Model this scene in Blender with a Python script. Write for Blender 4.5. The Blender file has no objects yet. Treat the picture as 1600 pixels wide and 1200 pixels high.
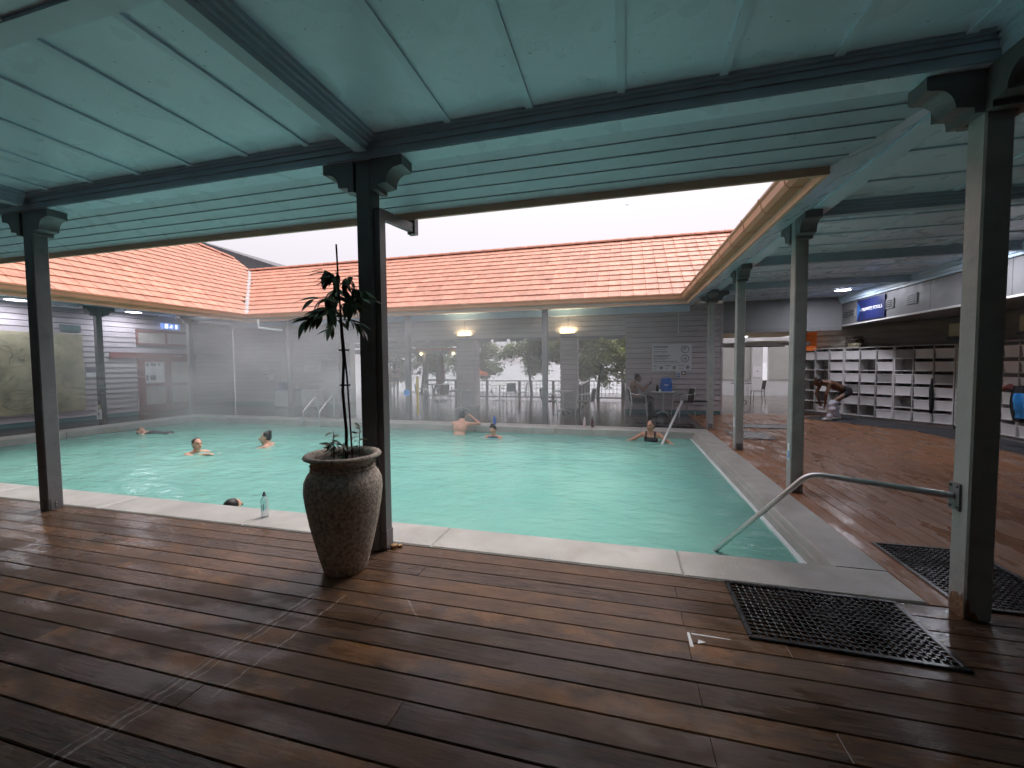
import bpy, bmesh, math, random
from mathutils import Vector, Matrix, Quaternion
random.seed(11)
scn = bpy.context.scene
col = scn.collection
R = math.radians
V = Vector

# ------------------------------------------------------------------ camera
yaw, pitch, roll = R(14.9), R(2.7), R(.45)
fw = V((-math.sin(yaw)*math.cos(pitch), math.cos(yaw)*math.cos(pitch), -math.sin(pitch)))
rt0 = V((math.cos(yaw), math.sin(yaw), 0)); up0 = rt0.cross(fw)
rt = rt0*math.cos(roll) - up0*math.sin(roll); up = up0*math.cos(roll) + rt0*math.sin(roll)
camd = bpy.data.cameras.new('camera'); cam = bpy.data.objects.new('camera', camd); col.objects.link(cam)
camd.sensor_width = 36; camd.lens = 650/1600*36; camd.clip_start = .05; camd.clip_end = 5000
cam.matrix_world = Matrix((( rt.x, up.x, -fw.x, 0), (rt.y, up.y, -fw.y, 0), (rt.z, up.z, -fw.z, 1.6), (0, 0, 0, 1)))
scn.camera = cam
# ------------------------------------------------------------------ world and sun: bright overcast
SUN_EL, SUN_AZ = R(62), R(25)
w = bpy.data.worlds.new('World'); scn.world = w; w.use_nodes = True
wn, wl = w.node_tree.nodes, w.node_tree.links
wn.clear()
sky = wn.new('ShaderNodeTexSky'); sky.sky_type = 'NISHITA'; sky.sun_disc = False
sky.sun_elevation = SUN_EL; sky.sun_rotation = SUN_AZ; sky.air_density = 1; sky.dust_density = 1.5
hsv = wn.new('ShaderNodeHueSaturation'); hsv.inputs['Saturation'].default_value = .15
b1 = wn.new('ShaderNodeBackground'); b1.inputs['Strength'].default_value = .05
b2 = wn.new('ShaderNodeBackground'); b2.inputs['Color'].default_value = (.83, .78, .85, 1); b2.inputs['Strength'].default_value = .86
# cloud layer follows the standard overcast distribution: zenith three times the horizon
tc = wn.new('ShaderNodeTexCoord'); sx = wn.new('ShaderNodeSeparateXYZ'); wl.new(tc.outputs['Generated'], sx.inputs[0])
mz = wn.new('ShaderNodeMath'); mz.operation = 'MAXIMUM'; wl.new(sx.outputs[2], mz.inputs[0]); mz.inputs[1].default_value = 0
ma = wn.new('ShaderNodeMath'); ma.operation = 'MULTIPLY_ADD'; wl.new(mz.outputs[0], ma.inputs[0]); ma.inputs[1].default_value = .85; ma.inputs[2].default_value = .44
wl.new(ma.outputs[0], b2.inputs['Strength'])
ad = wn.new('ShaderNodeMixShader'); ad.inputs[0].default_value = .82; wo = wn.new('ShaderNodeOutputWorld')
wl.new(sky.outputs[0], hsv.inputs['Color']); wl.new(hsv.outputs[0], b1.inputs['Color'])
wl.new(b1.outputs[0], ad.inputs[1]); wl.new(b2.outputs[0], ad.inputs[2]); wl.new(ad.outputs[0], wo.inputs[0])
sd = bpy.data.lights.new('sun', 'SUN'); sd.energy = 1.5; sd.angle = R(25); sd.color = (1, .96, .92)
so = bpy.data.objects.new('sun', sd); col.objects.link(so)
so.rotation_euler = (R(90)-SUN_EL, 0, math.pi - SUN_AZ)
scn.view_settings.view_transform = 'Standard'; scn.view_settings.look = 'None'
scn.view_settings.exposure = .95; scn.view_settings.gamma = 1
scn.view_settings.use_curve_mapping = False
cy = scn.cycles
cy.use_denoising = True; cy.max_bounces = 7; cy.diffuse_bounces = 5; cy.glossy_bounces = 3
cy.transmission_bounces = 6; cy.volume_bounces = 1; cy.transparent_max_bounces = 8
cy.sample_clamp_indirect = 4; cy.caustics_reflective = False; cy.caustics_refractive = False
cy.volume_step_rate = 8; cy.volume_max_steps = 32
cy.use_adaptive_sampling = True; cy.adaptive_threshold = .05; cy.adaptive_min_samples = 16

# ------------------------------------------------------------------ materials
M = {}
def nodes(name):
    m = bpy.data.materials.new(name); m.use_nodes = True
    nt = m.node_tree; nt.nodes.clear()
    out = nt.nodes.new('ShaderNodeOutputMaterial'); b = nt.nodes.new('ShaderNodeBsdfPrincipled')
    nt.links.new(b.outputs[0], out.inputs[0]); M[name] = m
    return m, nt, b, out
class G:
    """tiny node-graph helper"""
    def __init__(s, nt): s.nt = nt; s.n = nt.nodes; s.l = nt.links
    def put(s, sock, v):
        if isinstance(v, bpy.types.NodeSocket): s.l.new(v, sock)
        else: sock.default_value = v
    def pos(s): return s.n.new('ShaderNodeNewGeometry').outputs['Position']
    def rnd(s): return s.n.new('ShaderNodeObjectInfo').outputs['Random']
    def map(s, vec, sc=(1, 1, 1), rot=(0, 0, 0)):
        m = s.n.new('ShaderNodeMapping'); s.put(m.inputs['Vector'], vec); m.inputs['Scale'].default_value = sc; m.inputs['Rotation'].default_value = rot; return m.outputs[0]
    def noise(s, vec, scale=5, detail=3, rough=.55):
        n = s.n.new('ShaderNodeTexNoise'); s.put(n.inputs['Vector'], vec); n.inputs['Scale'].default_value = scale; n.inputs['Detail'].default_value = detail; n.inputs['Roughness'].default_value = rough; return n.outputs['Fac']
    def ramp(s, fac, stops):
        r = s.n.new('ShaderNodeValToRGB'); s.put(r.inputs[0], fac); e = r.color_ramp.elements
        while len(e) < len(stops): e.new(.5)
        for i, (p, c) in enumerate(stops):
            e[i].position = p; e[i].color = (c, c, c, 1) if isinstance(c, (int, float)) else (*c, 1)
        return r.outputs[0]
    def mix(s, f, a, b, mode='MIX'):
        m = s.n.new('ShaderNodeMix'); m.data_type = 'RGBA'; m.blend_type = mode
        s.put(m.inputs[0], f)
        for k, v in ((6, a), (7, b)): s.put(m.inputs[k], v if isinstance(v, bpy.types.NodeSocket) else (*v, 1))
        return m.outputs[2]
    def math(s, op, a, b=0, c=0):
        m = s.n.new('ShaderNodeMath'); m.operation = op
        for k, v in enumerate((a, b, c)): s.put(m.inputs[k], v)
        return m.outputs[0]
    def vadd(s, a, b):
        m = s.n.new('ShaderNodeVectorMath'); m.operation = 'ADD'; s.put(m.inputs[0], a); s.put(m.inputs[1], b); return m.outputs[0]
    def sep(s, v):
        m = s.n.new('ShaderNodeSeparateXYZ'); s.put(m.inputs[0], v); return m.outputs
    def bump(s, h, strength=.3, dist=.01):
        b = s.n.new('ShaderNodeBump'); s.put(b.inputs['Height'], h); b.inputs['Strength'].default_value = strength; b.inputs['Distance'].default_value = dist; return b.outputs[0]

def mat(name, c, rough=.5, metal=0, var=.12, scale=3, rnd=0, bump=0, bscale=60, stretch=(1, 1, 1), rvar=.08, spec=.5, dirt=None):
    m, nt, b, o = nodes(name); g = G(nt)
    p = g.map(g.pos(), stretch)
    n = g.noise(p, scale, 2)
    lo = tuple(max(0, x*(1-var)) for x in c); hi = tuple(min(1, x*(1+var)) for x in c)
    colr = g.mix(g.ramp(n, [(.3, 0), (.7, 1)]), lo, hi)
    if rnd:
        f = g.math('MULTIPLY_ADD', g.rnd(), 2*rnd, 1-rnd)
        colr = g.mix(1.0, colr, f, 'MULTIPLY')
    if dirt:
        d = g.noise(g.pos(), dirt[1], 3, .65)
        colr = g.mix(g.ramp(d, [(.52, 0), (.68, dirt[2])]), colr, dirt[0])
    if name == 'teal':     # nail specks and insect marks
        colr = g.mix(g.ramp(g.noise(g.pos(), 48, 0), [(.835, 0), (.85, .6)]), colr, (.10, .11, .11))
    g.put(b.inputs['Base Color'], colr)
    g.put(b.inputs['Roughness'], g.math('MULTIPLY_ADD', g.noise(p, 6, 0), 2*rvar, rough-rvar))
    b.inputs['Metallic'].default_value = metal; b.inputs['Specular IOR Level'].default_value = spec
    if bump: g.put(b.inputs['Normal'], g.bump(g.noise(p, bscale, 1), bump, .01))
    return m
def emis(name, c, s):
    m, nt, b, o = nodes(name)
    b.inputs['Base Color'].default_value = (*c, 1); b.inputs['Emission Color'].default_value = (*c, 1); b.inputs['Emission Strength'].default_value = s
    return m

TEAL = (.63, .76, .89)
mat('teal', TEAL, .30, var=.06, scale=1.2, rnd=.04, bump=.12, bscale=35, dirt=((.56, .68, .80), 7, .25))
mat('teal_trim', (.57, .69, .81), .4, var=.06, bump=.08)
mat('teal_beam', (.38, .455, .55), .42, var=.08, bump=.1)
mat('teal_dark', (.14, .26, .27), .5, var=.1)
mat('post', (.155, .147, .155), .42, var=.12, bump=.22, bscale=55, dirt=((.10, .10, .105), 9, .5))
mat('post_pool_lit', (.36, .355, .345), .42, var=.12, bump=.22, bscale=55, dirt=((.25, .25, .24), 9, .5))  # lighter copy of post: light from the pool put into right-row colour
mat('rust', (.20, .115, .06), .85, var=.5, scale=25, bump=.6)
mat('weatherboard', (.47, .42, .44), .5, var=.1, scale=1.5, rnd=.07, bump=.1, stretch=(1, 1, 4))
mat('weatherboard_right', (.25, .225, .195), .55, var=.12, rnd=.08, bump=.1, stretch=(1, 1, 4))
mat('grey_panel', (.24, .24, .245), .5, var=.06, bump=.05)
mat('fascia_grey', (.20, .195, .20), .5, var=.06, bump=.05)
mat('gutter', (.52, .26, .15), .38, var=.08, scale=2)
mat('gutter_fascia', (.70, .42, .28), .42, var=.07, scale=2)
mat('tile', (.575, .265, .172), .62, var=.16, scale=5, rnd=.16, bump=.3, bscale=70, dirt=((.43, .17, .105), 3, .5), spec=.6)
mat('ridge_tile', (.58, .25, .165), .62, var=.15, rnd=.12, bump=.3)
mat('flashing', (.42, .41, .41), .55, var=.35, scale=14, metal=.2)
mat('grey_roof', (.16, .16, .17), .6, var=.15)
mat('coping', (.39, .37, .345), .40, var=.14, scale=2.2, rnd=.05, bump=.35, bscale=90, dirt=((.33, .30, .26), 3.5, .7), rvar=.16)
mat('pool_shell', (.30, .55, .50), .5)
mat('mosaic', (.20, .36, .40), .25, var=.6, scale=55)
mat('rim_white', (.72, .78, .78), .35, var=.1)
mat('joint_pale', (.42, .38, .35), .7)
mat('dark_base', (.012, .011, .01), .9)
mat('rubber', (.012, .012, .014), .28, var=.3, rvar=.1)
mat('steel', (.62, .62, .62), .26, metal=1, var=.05)
mat('steel_dull', (.42, .41, .40), .42, metal=.9, var=.1)
mat('alu', (.70, .70, .70), .32, metal=.9, var=.04)
mat('black_metal', (.02, .02, .022), .45)
mat('downpipe', (.15, .135, .14), .4)
mat('wicker', (.09, .065, .055), .7, var=.5, scale=60, bump=.6)
mat('black_plastic', (.015, .015, .017), .4)
mat('table_top', (.62, .62, .63), .3, var=.08)
mat('red_timber', (.22, .05, .038), .45, var=.2, stretch=(1, 1, 4))
mat('paper', (.78, .78, .78), .6, var=.03)
mat('ink', (.03, .03, .035), .6)
mat('sign_grey', (.66, .65, .69), .45, var=.03)
mat('sign_blue', (.03, .12, .38), .4, var=.05)
mat('navy', (.010, .016, .085), .45, var=.2, scale=2)
mat('orange', (.75, .16, .015), .5, rnd=.05)
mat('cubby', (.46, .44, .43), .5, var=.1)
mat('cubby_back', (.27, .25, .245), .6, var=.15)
mat('cubby_edge', (.68, .66, .65), .45, var=.06)
mat('basket', (.78, .76, .76), .45, var=.05, rnd=.12)
mat('basket_grey', (.36, .35, .35), .45, var=.05, rnd=.1)
mat('carpet', (.06, .06, .067), .95, var=.2, scale=90, bump=.5, bscale=200)
mat('white_wall', (.66, .66, .65), .6, var=.05)
mat('pale_wall', (.48, .48, .45), .6, var=.05)
mat('stone_white', (.62, .62, .60), .8, var=.3, scale=9, bump=.8, bscale=12)
mat('skin', (.62, .33, .23), .48, var=.1, scale=14)
mat('skin_tan', (.50, .25, .16), .48, var=.1, scale=14)
mat('skin_dark', (.13, .055, .028), .45, var=.2, scale=14)
mat('hair_dark', (.018, .013, .012), .45, var=.4, scale=70, stretch=(1, 1, .3), bump=.6, bscale=90)
mat('hair_brown', (.07, .04, .025), .45, var=.4, scale=70, stretch=(1, 1, .3), bump=.6, bscale=90)
mat('swim_black', (.015, .015, .018), .5)
mat('swim_blue', (.06, .10, .28), .5, var=.4, scale=30)
mat('jacket_brown', (.17, .085, .055), .7, var=.25, scale=20, bump=.4)
mat('trousers_dark', (.018, .017, .02), .75, bump=.2)
mat('cloth_white', (.60, .58, .66), .8, var=.08, bump=.4, bscale=25)
mat('cloth_blue', (.05, .20, .42), .7, var=.2, bump=.3)
mat('cloth_black', (.012, .012, .015), .8, var=.2, bump=.3)
mat('cloth_red', (.16, .04, .035), .75, var=.2, bump=.3)
mat('cloth_orange', (.6, .12, .02), .7, bump=.3)
mat('cloth_teal', (.03, .13, .14), .7, bump=.3)
mat('cloth_grey', (.15, .15, .16), .8, var=.3, bump=.3)
mat('shoe_white', (.66, .65, .64), .6)
mat('eye', (.03, .02, .02), .15)
mat('lip', (.38, .12, .10), .4)
mat('bag_blue', (.012, .10, .42), .5, var=.15, bump=.25, bscale=20)
mat('yellow_paint', (.70, .48, .05), .45)
mat('blue_disc', (.05, .30, .72), .4)
mat('pot', (.44, .355, .30), .8, var=.55, scale=38, bump=.7, bscale=70, dirt=((.50, .45, .40), 55, .7))
mat('soil', (.022, .016, .012), .95, bump=.8, bscale=40)
mat('bark_thin', (.03, .022, .017), .8, var=.3, bump=.5)
mat('stake', (.045, .014, .012), .6)
mat('leaf_dark', (.045, .075, .028), .42, var=.3, rnd=.3)
mat('leaf_tree', (.155, .185, .07), .5, var=.45, scale=3)
mat('leaf_tree_pale', (.23, .26, .08), .5, var=.4, scale=3)
mat('bark', (.05, .04, .034), .85, var=.3, bump=.6)
mat('hedge', (.06, .10, .03), .6, var=.4, scale=9)
mat('rail_wood', (.14, .12, .11), .6, var=.2)
mat('wire', (.30, .29, .28), .5, metal=.3)
mat('ground', (.10, .095, .075), .9, var=.3, scale=.6)
mat('terrace_roof', (.42, .42, .43), .5, var=.08)
mat('bottle_blue', (.03, .12, .45), .2)
mat('bottle_dark', (.08, .02, .03), .2)
mat('bottle_pink', (.55, .40, .45), .2)
mat('cream', (.58, .53, .36), .6, var=.06)
mat('map_base', (.40, .36, .24), .55, var=.3, scale=1.3, dirt=((.20, .20, .14), 3.4, .7))
mat('map_ink', (.16, .155, .12), .6)
mat('curtain', (.45, .41, .36), .7, var=.12, scale=9, stretch=(1, 1, .1))
mat('brass', (.35, .22, .10), .4, metal=.7)
mat('gull', (.4, .4, .42), .7)
for nm_, f_ in (('leaf_tree', .45), ('leaf_tree_pale', .5), ('hedge', .4)):      # leaves let light through
    nt = M[nm_].node_tree; b = [n for n in nt.nodes if n.type == 'BSDF_PRINCIPLED'][0]; o = [n for n in nt.nodes if n.type == 'OUTPUT_MATERIAL'][0]
    tl = nt.nodes.new('ShaderNodeBsdfTranslucent'); mx = nt.nodes.new('ShaderNodeMixShader'); mx.inputs[0].default_value = f_
    src = b.inputs['Base Color'].links[0].from_socket; gm = nt.nodes.new('ShaderNodeGamma'); gm.inputs[1].default_value = .8; nt.links.new(src, gm.inputs[0]); nt.links.new(gm.outputs[0], tl.inputs[0])
    nt.links.new(b.outputs[0], mx.inputs[1]); nt.links.new(tl.outputs[0], mx.inputs[2]); nt.links.new(mx.outputs[0], o.inputs[0])
emis('lamp_white', (.86, .87, 1), 9)
emis('lamp_warm', (1, .78, .38), 10)
emis('exit_glow', (.15, .30, .8), .5)
emis('exit_white', (.9, .95, 1), 1.2)
# --- glass
m, nt, b, o = nodes('glass'); b.inputs['Base Color'].default_value = (.92, .96, .96, 1); b.inputs['Roughness'].default_value = .02
b.inputs['Transmission Weight'].default_value = 1; b.inputs['IOR'].default_value = 1.2
m, nt, b, o = nodes('plastic_clear'); b.inputs['Base Color'].default_value = (.86, .93, .97, 1); b.inputs['Roughness'].default_value = .06
b.inputs['Transmission Weight'].default_value = .85; b.inputs['IOR'].default_value = 1.25
# --- decking
def deck(name, along, dark, mid, warm, wet=.5, spec=.5):
    m, nt, b, o = nodes(name); g = G(nt); p = g.pos()
    st = (1.2, 16, 3) if along == 'x' else (16, 1.2, 3)
    off = g.math('MULTIPLY', g.rnd(), 37)
    cmb = nt.nodes.new('ShaderNodeCombineXYZ'); g.put(cmb.inputs[2], off)
    pg = g.vadd(g.map(p, st), cmb.outputs[0])
    gr = g.noise(pg, 4, 4, .65); blot = g.noise(g.vadd(g.map(p, (1, 1.8, 1) if along == 'x' else (1.8, 1, 1)), cmb.outputs[0]), 2.6, 4, .62)
    base = g.mix(g.ramp(g.rnd(), [(0, 0), (.75, .75), (1, 1)]), dark, mid)
    base = g.mix(g.ramp(gr, [(.35, 0), (.7, .8)]), base, tuple(x*1.7 for x in mid))
    wm = g.math('MULTIPLY', g.ramp(blot, [(.48, 0), (.66, 1)]), g.ramp(g.rnd(), [(.5, .12), (.86, .25), (.9, 1)]))
    wm = g.math('MAXIMUM', wm, g.math('MULTIPLY', g.ramp(blot, [(.38, 0), (.60, 1)]), g.math('SUBTRACT', 1, g.sep(nt.nodes.new('ShaderNodeObjectInfo').outputs['Color'])[0])))
    base = g.mix(wm, base, warm)
    fine = g.noise(p, 240, 2)
    base = g.mix(g.ramp(fine, [(.62, 0), (.74, .35)]), base, (.14, .11, .09))
    if along == 'x':       # scuffs dragged across the boards between the pot and the viewer
        x, y, z = g.sep(p)
        sc = 0
        for (x0, y0, x1, y1, wd) in ((-2.09, 2.40, -2.23, .95, .009), (-2.05, 2.35, -2.15, 1.2, .005), (-1.86, 2.44, -1.92, 1.5, .0045), (-1.42, 2.5, -1.25, 2.32, .004), (-2.13, 2.2, -2.28, 1.0, .003)):
            xl = g.math('MULTIPLY_ADD', g.math('SUBTRACT', y, y0), (x1-x0)/(y1-y0), x0)
            wob = g.math('MULTIPLY_ADD', g.noise(g.map(p, (0, 3, 0)), 4, 2), .05, -.025)
            d = g.math('ABSOLUTE', g.math('SUBTRACT', g.math('ADD', x, wob), xl))
            k = g.math('LESS_THAN', d, wd)
            k = g.math('MULTIPLY', k, g.math('MULTIPLY', g.math('LESS_THAN', y, max(y0, y1)), g.math('GREATER_THAN', y, min(y0, y1))))
            sc = g.math('MAXIMUM', sc, k)
        sc = g.math('MULTIPLY', sc, g.ramp(g.noise(g.map(p, (60, 9, 1)), 3, 4, .7), [(.42, 0), (.52, .85)]))
        base = g.mix(sc, base, (.40, .34, .30))
    g.put(b.inputs['Base Color'], base)
    wn_ = g.noise(g.map(p, (.9, 2.2, 1) if along == 'x' else (2.2, .7, 1)), 1.7, 4, .62)
    rg = g.ramp(wn_, [(.42, .12), (.56, wet)])
    rg2 = g.math('MULTIPLY_ADD', gr, .22, rg)
    if along == 'x':       # boards next to the coping stay wet from splashing
        wetz = g.ramp(g.math('MULTIPLY_ADD', g.sep(p)[1], .7, g.math('MULTIPLY_ADD', wn_, .5, -1.85)), [(.12, 0), (.30, .8)])
        rg2 = g.math('SUBTRACT', rg2, g.math('MULTIPLY', wetz, .28))
    g.put(b.inputs['Roughness'], g.math('MAXIMUM', g.math('SUBTRACT', rg2, .06), .06))
    b.inputs['Specular IOR Level'].default_value = spec
    g.put(b.inputs['Normal'], g.bump(g.math('ADD', gr, g.math('MULTIPLY', fine, .35)), .22, .006))
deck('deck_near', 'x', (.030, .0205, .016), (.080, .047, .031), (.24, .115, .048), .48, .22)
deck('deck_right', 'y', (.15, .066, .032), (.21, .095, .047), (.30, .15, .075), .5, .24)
deck('deck_far', 'x', (.035, .027, .024), (.055, .04, .034), (.12, .06, .03), .34)
# --- pool water: milky mineral water
m, nt, b, o = nodes('pool_water'); g = G(nt); p = g.pos()
big = g.noise(p, .30, 4, .6)
c = g.mix(g.ramp(big, [(.3, 0), (.7, 1)]), (.135, .36, .31), (.215, .465, .395))
g.put(b.inputs['Base Color'], c); b.inputs['Roughness'].default_value = .07; b.inputs['IOR'].default_value = 1.33
b.inputs['Subsurface Weight'].default_value = 0
wv = g.noise(g.vadd(g.map(p, (1, 1.9, 1), (0, 0, .35)), g.map(p, (0, 0, 0))), 2.6, 4, .55)
wv2 = g.noise(g.map(p, (1, 1.5, 1), (0, 0, -.5)), 9, 3, .5)
hgt = g.math('MULTIPLY_ADD', wv2, .22, wv)
g.put(b.inputs['Normal'], g.bump(hgt, .6, .055))
# --- lake
m, nt, b, o = nodes('lake_water'); g = G(nt)
b.inputs['Base Color'].default_value = (.34, .36, .37, 1); b.inputs['Roughness'].default_value = .18
g.put(b.inputs['Normal'], g.bump(g.noise(g.map(g.pos(), (.5, 2, 1)), 1.5, 3), .15, .05))
# --- steam
m = bpy.data.materials.new('steam'); m.use_nodes = True; nt = m.node_tree; nt.nodes.clear(); M['steam'] = m; g = G(nt)
o = nt.nodes.new('ShaderNodeOutputMaterial'); v = nt.nodes.new('ShaderNodeVolumePrincipled'); nt.links.new(v.outputs[0], o.inputs['Volume'])
v.inputs['Color'].default_value = (.97, .95, .98, 1); v.inputs['Anisotropy'].default_value = .1
p = g.pos(); n = g.noise(g.map(p, (.5, .5, .9)), 1.1, 1, .5)
x, y, z = g.sep(p)
fx = g.ramp(g.math('MULTIPLY_ADD', x, 1/17.0, 16/17.0), [(0, .45), (.30, .9), (.62, 1), (.82, .5), (1, .08)])
fz = g.ramp(g.math('MULTIPLY', z, 1/3.0), [(0, .6), (.35, 1), (.85, .9), (1, .2)])
fy = g.ramp(g.math('MULTIPLY_ADD', y, 1/8.0, -6/8.0), [(0, 0), (.35, 1), (1, 1)])
d = g.math('MULTIPLY', g.math('MULTIPLY', fx, fy), g.math('MULTIPLY', fz, g.ramp(n, [(.28, .15), (.7, 1)])))
g.put(v.inputs['Density'], g.math('MULTIPLY', d, .18))

# ------------------------------------------------------------------ geometry helpers
class MB:
    def __init__(s): s.v = []; s.f = []; s.mi = []; s.cur = 0
    def add(s, vs, fs):
        k = len(s.v); s.v += [tuple(v) for v in vs]; s.f += [tuple(i+k for i in f) for f in fs]; s.mi += [s.cur]*len(fs); return s
    def box(s, x0, x1, y0, y1, z0, z1):
        return s.add([(x0,y0,z0),(x1,y0,z0),(x1,y1,z0),(x0,y1,z0),(x0,y0,z1),(x1,y0,z1),(x1,y1,z1),(x0,y1,z1)],
                     [(0,3,2,1),(4,5,6,7),(0,1,5,4),(1,2,6,5),(2,3,7,6),(3,0,4,7)])
    def obox(s, c, ax, ay, az):      # centre and three half-axes
        c, ax, ay, az = V(c), V(ax), V(ay), V(az)
        vs = [c+ax*i+ay*j+az*k for k in (-1, 1) for i, j in ((-1,-1),(1,-1),(1,1),(-1,1))]
        return s.add(vs, [(0,3,2,1),(4,5,6,7),(0,1,5,4),(1,2,6,5),(2,3,7,6),(3,0,4,7)])
    def cbox(s, x0, x1, y0, y1, z0, z1, c=.004):   # chamfered upright box
        b = min(c, (x1-x0)/3, (y1-y0)/3, (z1-z0)/3)
        vs = []
        for z, i in ((z0, b), (z0+b, 0), (z1-b, 0), (z1, b)):
            for (xa, ya) in ((x0+i+ (b if not i else 0), y0+i), (x1-i-(b if not i else 0), y0+i), (x1-i, y0+i+(b if not i else 0)), (x1-i, y1-i-(b if not i else 0)), (x1-i-(b if not i else 0), y1-i), (x0+i+(b if not i else 0), y1-i), (x0+i, y1-i-(b if not i else 0)), (x0+i, y0+i+(b if not i else 0))):
                vs.append((xa, ya, z))
        fs = [tuple(range(7, -1, -1)), tuple(range(24, 32))]
        for r in range(3):
            for k in range(8): fs.append((r*8+k, r*8+(k+1) % 8, (r+1)*8+(k+1) % 8, (r+1)*8+k))
        return s.add(vs, fs)
    def prism(s, poly, a, b):        # poly: list of 3D points, swept by vector from a-offset to b-offset
        a, b = V(a), V(b); n = len(poly)
        vs = [V(p)+a for p in poly]+[V(p)+b for p in poly]
        fs = [tuple(range(n-1, -1, -1)), tuple(range(n, 2*n))]+[(i, (i+1) % n, n+(i+1) % n, n+i) for i in range(n)]
        return s.add(vs, fs)
    def tube(s, pts, r, n=8, cap=True):
        pts = [V(p) for p in pts]; rs = r if isinstance(r, (list, tuple)) else [r]*len(pts)
        vs = []; prev = None
        for i, p in enumerate(pts):
            d = (pts[min(i+1, len(pts)-1)]-pts[max(i-1, 0)]).normalized()
            if prev is None:
                a = d.cross(V((0, 0, 1)));  a = a if a.length > .1 else d.cross(V((1, 0, 0)))
            else: a = prev - d*prev.dot(d)
            a.normalize(); prev = a; b = d.cross(a)
            vs += [p+(a*math.cos(2*math.pi*k/n)+b*math.sin(2*math.pi*k/n))*rs[i] for k in range(n)]
        fs = [(i*n+k, i*n+(k+1) % n, (i+1)*n+(k+1) % n, (i+1)*n+k) for i in range(len(pts)-1) for k in range(n)]
        if cap: fs += [tuple(range(n-1, -1, -1)), tuple(range((len(pts)-1)*n, len(pts)*n))]
        return s.add(vs, fs)
    def lathe(s, prof, c=(0, 0, 0), n=24, closed=False):
        vs = [(c[0]+r*math.cos(2*math.pi*k/n), c[1]+r*math.sin(2*math.pi*k/n), c[2]+z) for r, z in prof for k in range(n)]
        fs = [(i*n+k, i*n+(k+1) % n, (i+1)*n+(k+1) % n, (i+1)*n+k) for i in range(len(prof)-1) for k in range(n)]
        if not closed: fs += [tuple(range(n-1, -1, -1)), tuple(range((len(prof)-1)*n, len(prof)*n))]
        return s.add(vs, fs)
    def ell(s, c, r, ax=None, n=12, m=8):
        c = V(c); ax = ax or (V((1,0,0)), V((0,1,0)), V((0,0,1)))
        vs = [c+ax[2]*r[2]]
        for i in range(1, m):
            t = math.pi*i/m
            for k in range(n):
                a = 2*math.pi*k/n
                vs.append(c+ax[0]*(r[0]*math.sin(t)*math.cos(a))+ax[1]*(r[1]*math.sin(t)*math.sin(a))+ax[2]*(r[2]*math.cos(t)))
        vs.append(c-ax[2]*r[2]); L = len(vs)-1
        fs = [(0, 1+k, 1+(k+1) % n) for k in range(n)]
        for i in range(m-2): fs += [(1+i*n+k, 1+(i+1)*n+k, 1+(i+1)*n+(k+1) % n, 1+i*n+(k+1) % n) for k in range(n)]
        fs += [(L, 1+(m-2)*n+(k+1) % n, 1+(m-2)*n+k) for k in range(n)]
        return s.add(vs, fs)
    def cap(s, p0, p1, r0, r1, n=10):  # capsule
        p0, p1 = V(p0), V(p1); d = (p1-p0)
        if d.length < 1e-5: return s.ell(p0, (r0,)*3)
        d.normalize(); a = d.cross(V((0, 0, 1))); a = a if a.length > .1 else d.cross(V((1, 0, 0))); a.normalize(); b = d.cross(a)
        rings = [(p0-d*r0*math.cos(t), r0*math.sin(t)) for t in (.35, .85, 1.3)]+[(p1+d*r1*math.cos(t), r1*math.sin(t)) for t in (1.3, .85, .35)]
        vs = [p0-d*r0]+[q+(a*math.cos(2*math.pi*k/n)+b*math.sin(2*math.pi*k/n))*r for q, r in rings for k in range(n)]+[p1+d*r1]
        L = len(vs)-1; fs = [(0, 1+(k+1) % n, 1+k) for k in range(n)]
        for i in range(5): fs += [(1+i*n+k, 1+i*n+(k+1) % n, 1+(i+1)*n+(k+1) % n, 1+(i+1)*n+k) for k in range(n)]
        fs += [(L, 1+5*n+k, 1+5*n+(k+1) % n) for k in range(n)]
        return s.add(vs, fs)
    def mesh(s, name, mats, smooth=False):
        me = bpy.data.meshes.new(name); me.from_pydata(s.v, [], s.f); me.update()
        for mt in ([mats] if isinstance(mats, str) else mats): me.materials.append(M[mt])
        if not isinstance(mats, str): me.polygons.foreach_set('material_index', s.mi)
        if smooth: me.polygons.foreach_set('use_smooth', [True]*len(me.polygons))
        return me
    def build(s, name, mats, parent=None, loc=None, rz=0, smooth=False):
        return link(name, s.mesh(name, mats, smooth), parent, loc, rz)
def link(name, me, parent=None, loc=None, rz=0):
    o = bpy.data.objects.new(name, me); col.objects.link(o)
    if parent: o.parent = parent
    if loc is not None: o.location = loc
    if rz: o.rotation_euler.z = rz
    return o
def tag(o, label=None, cat=None, group=None, kind=None):
    if label: o['label'] = label
    if cat: o['category'] = cat
    if group: o['group'] = group
    if kind: o['kind'] = kind
    return o
def thing(name, label, cat, loc=(0, 0, 0), rz=0, group=None):
    return tag(link(name, None, None, loc, rz), label, cat, group)
def autosmooth(o, ang=.6):
    for p in o.data.polygons: p.use_smooth = True
    try:
        o.data.set_sharp_from_angle(angle=ang)
    except Exception: pass
    return o
def copy_tree(o, parent=None):
    c = o.copy(); col.objects.link(c); c.parent = parent
    for k, v_ in o.items(): c[k] = v_
    for ch in [x for x in bpy.data.objects if x.parent == o]: copy_tree(ch, c)
    return c
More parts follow.
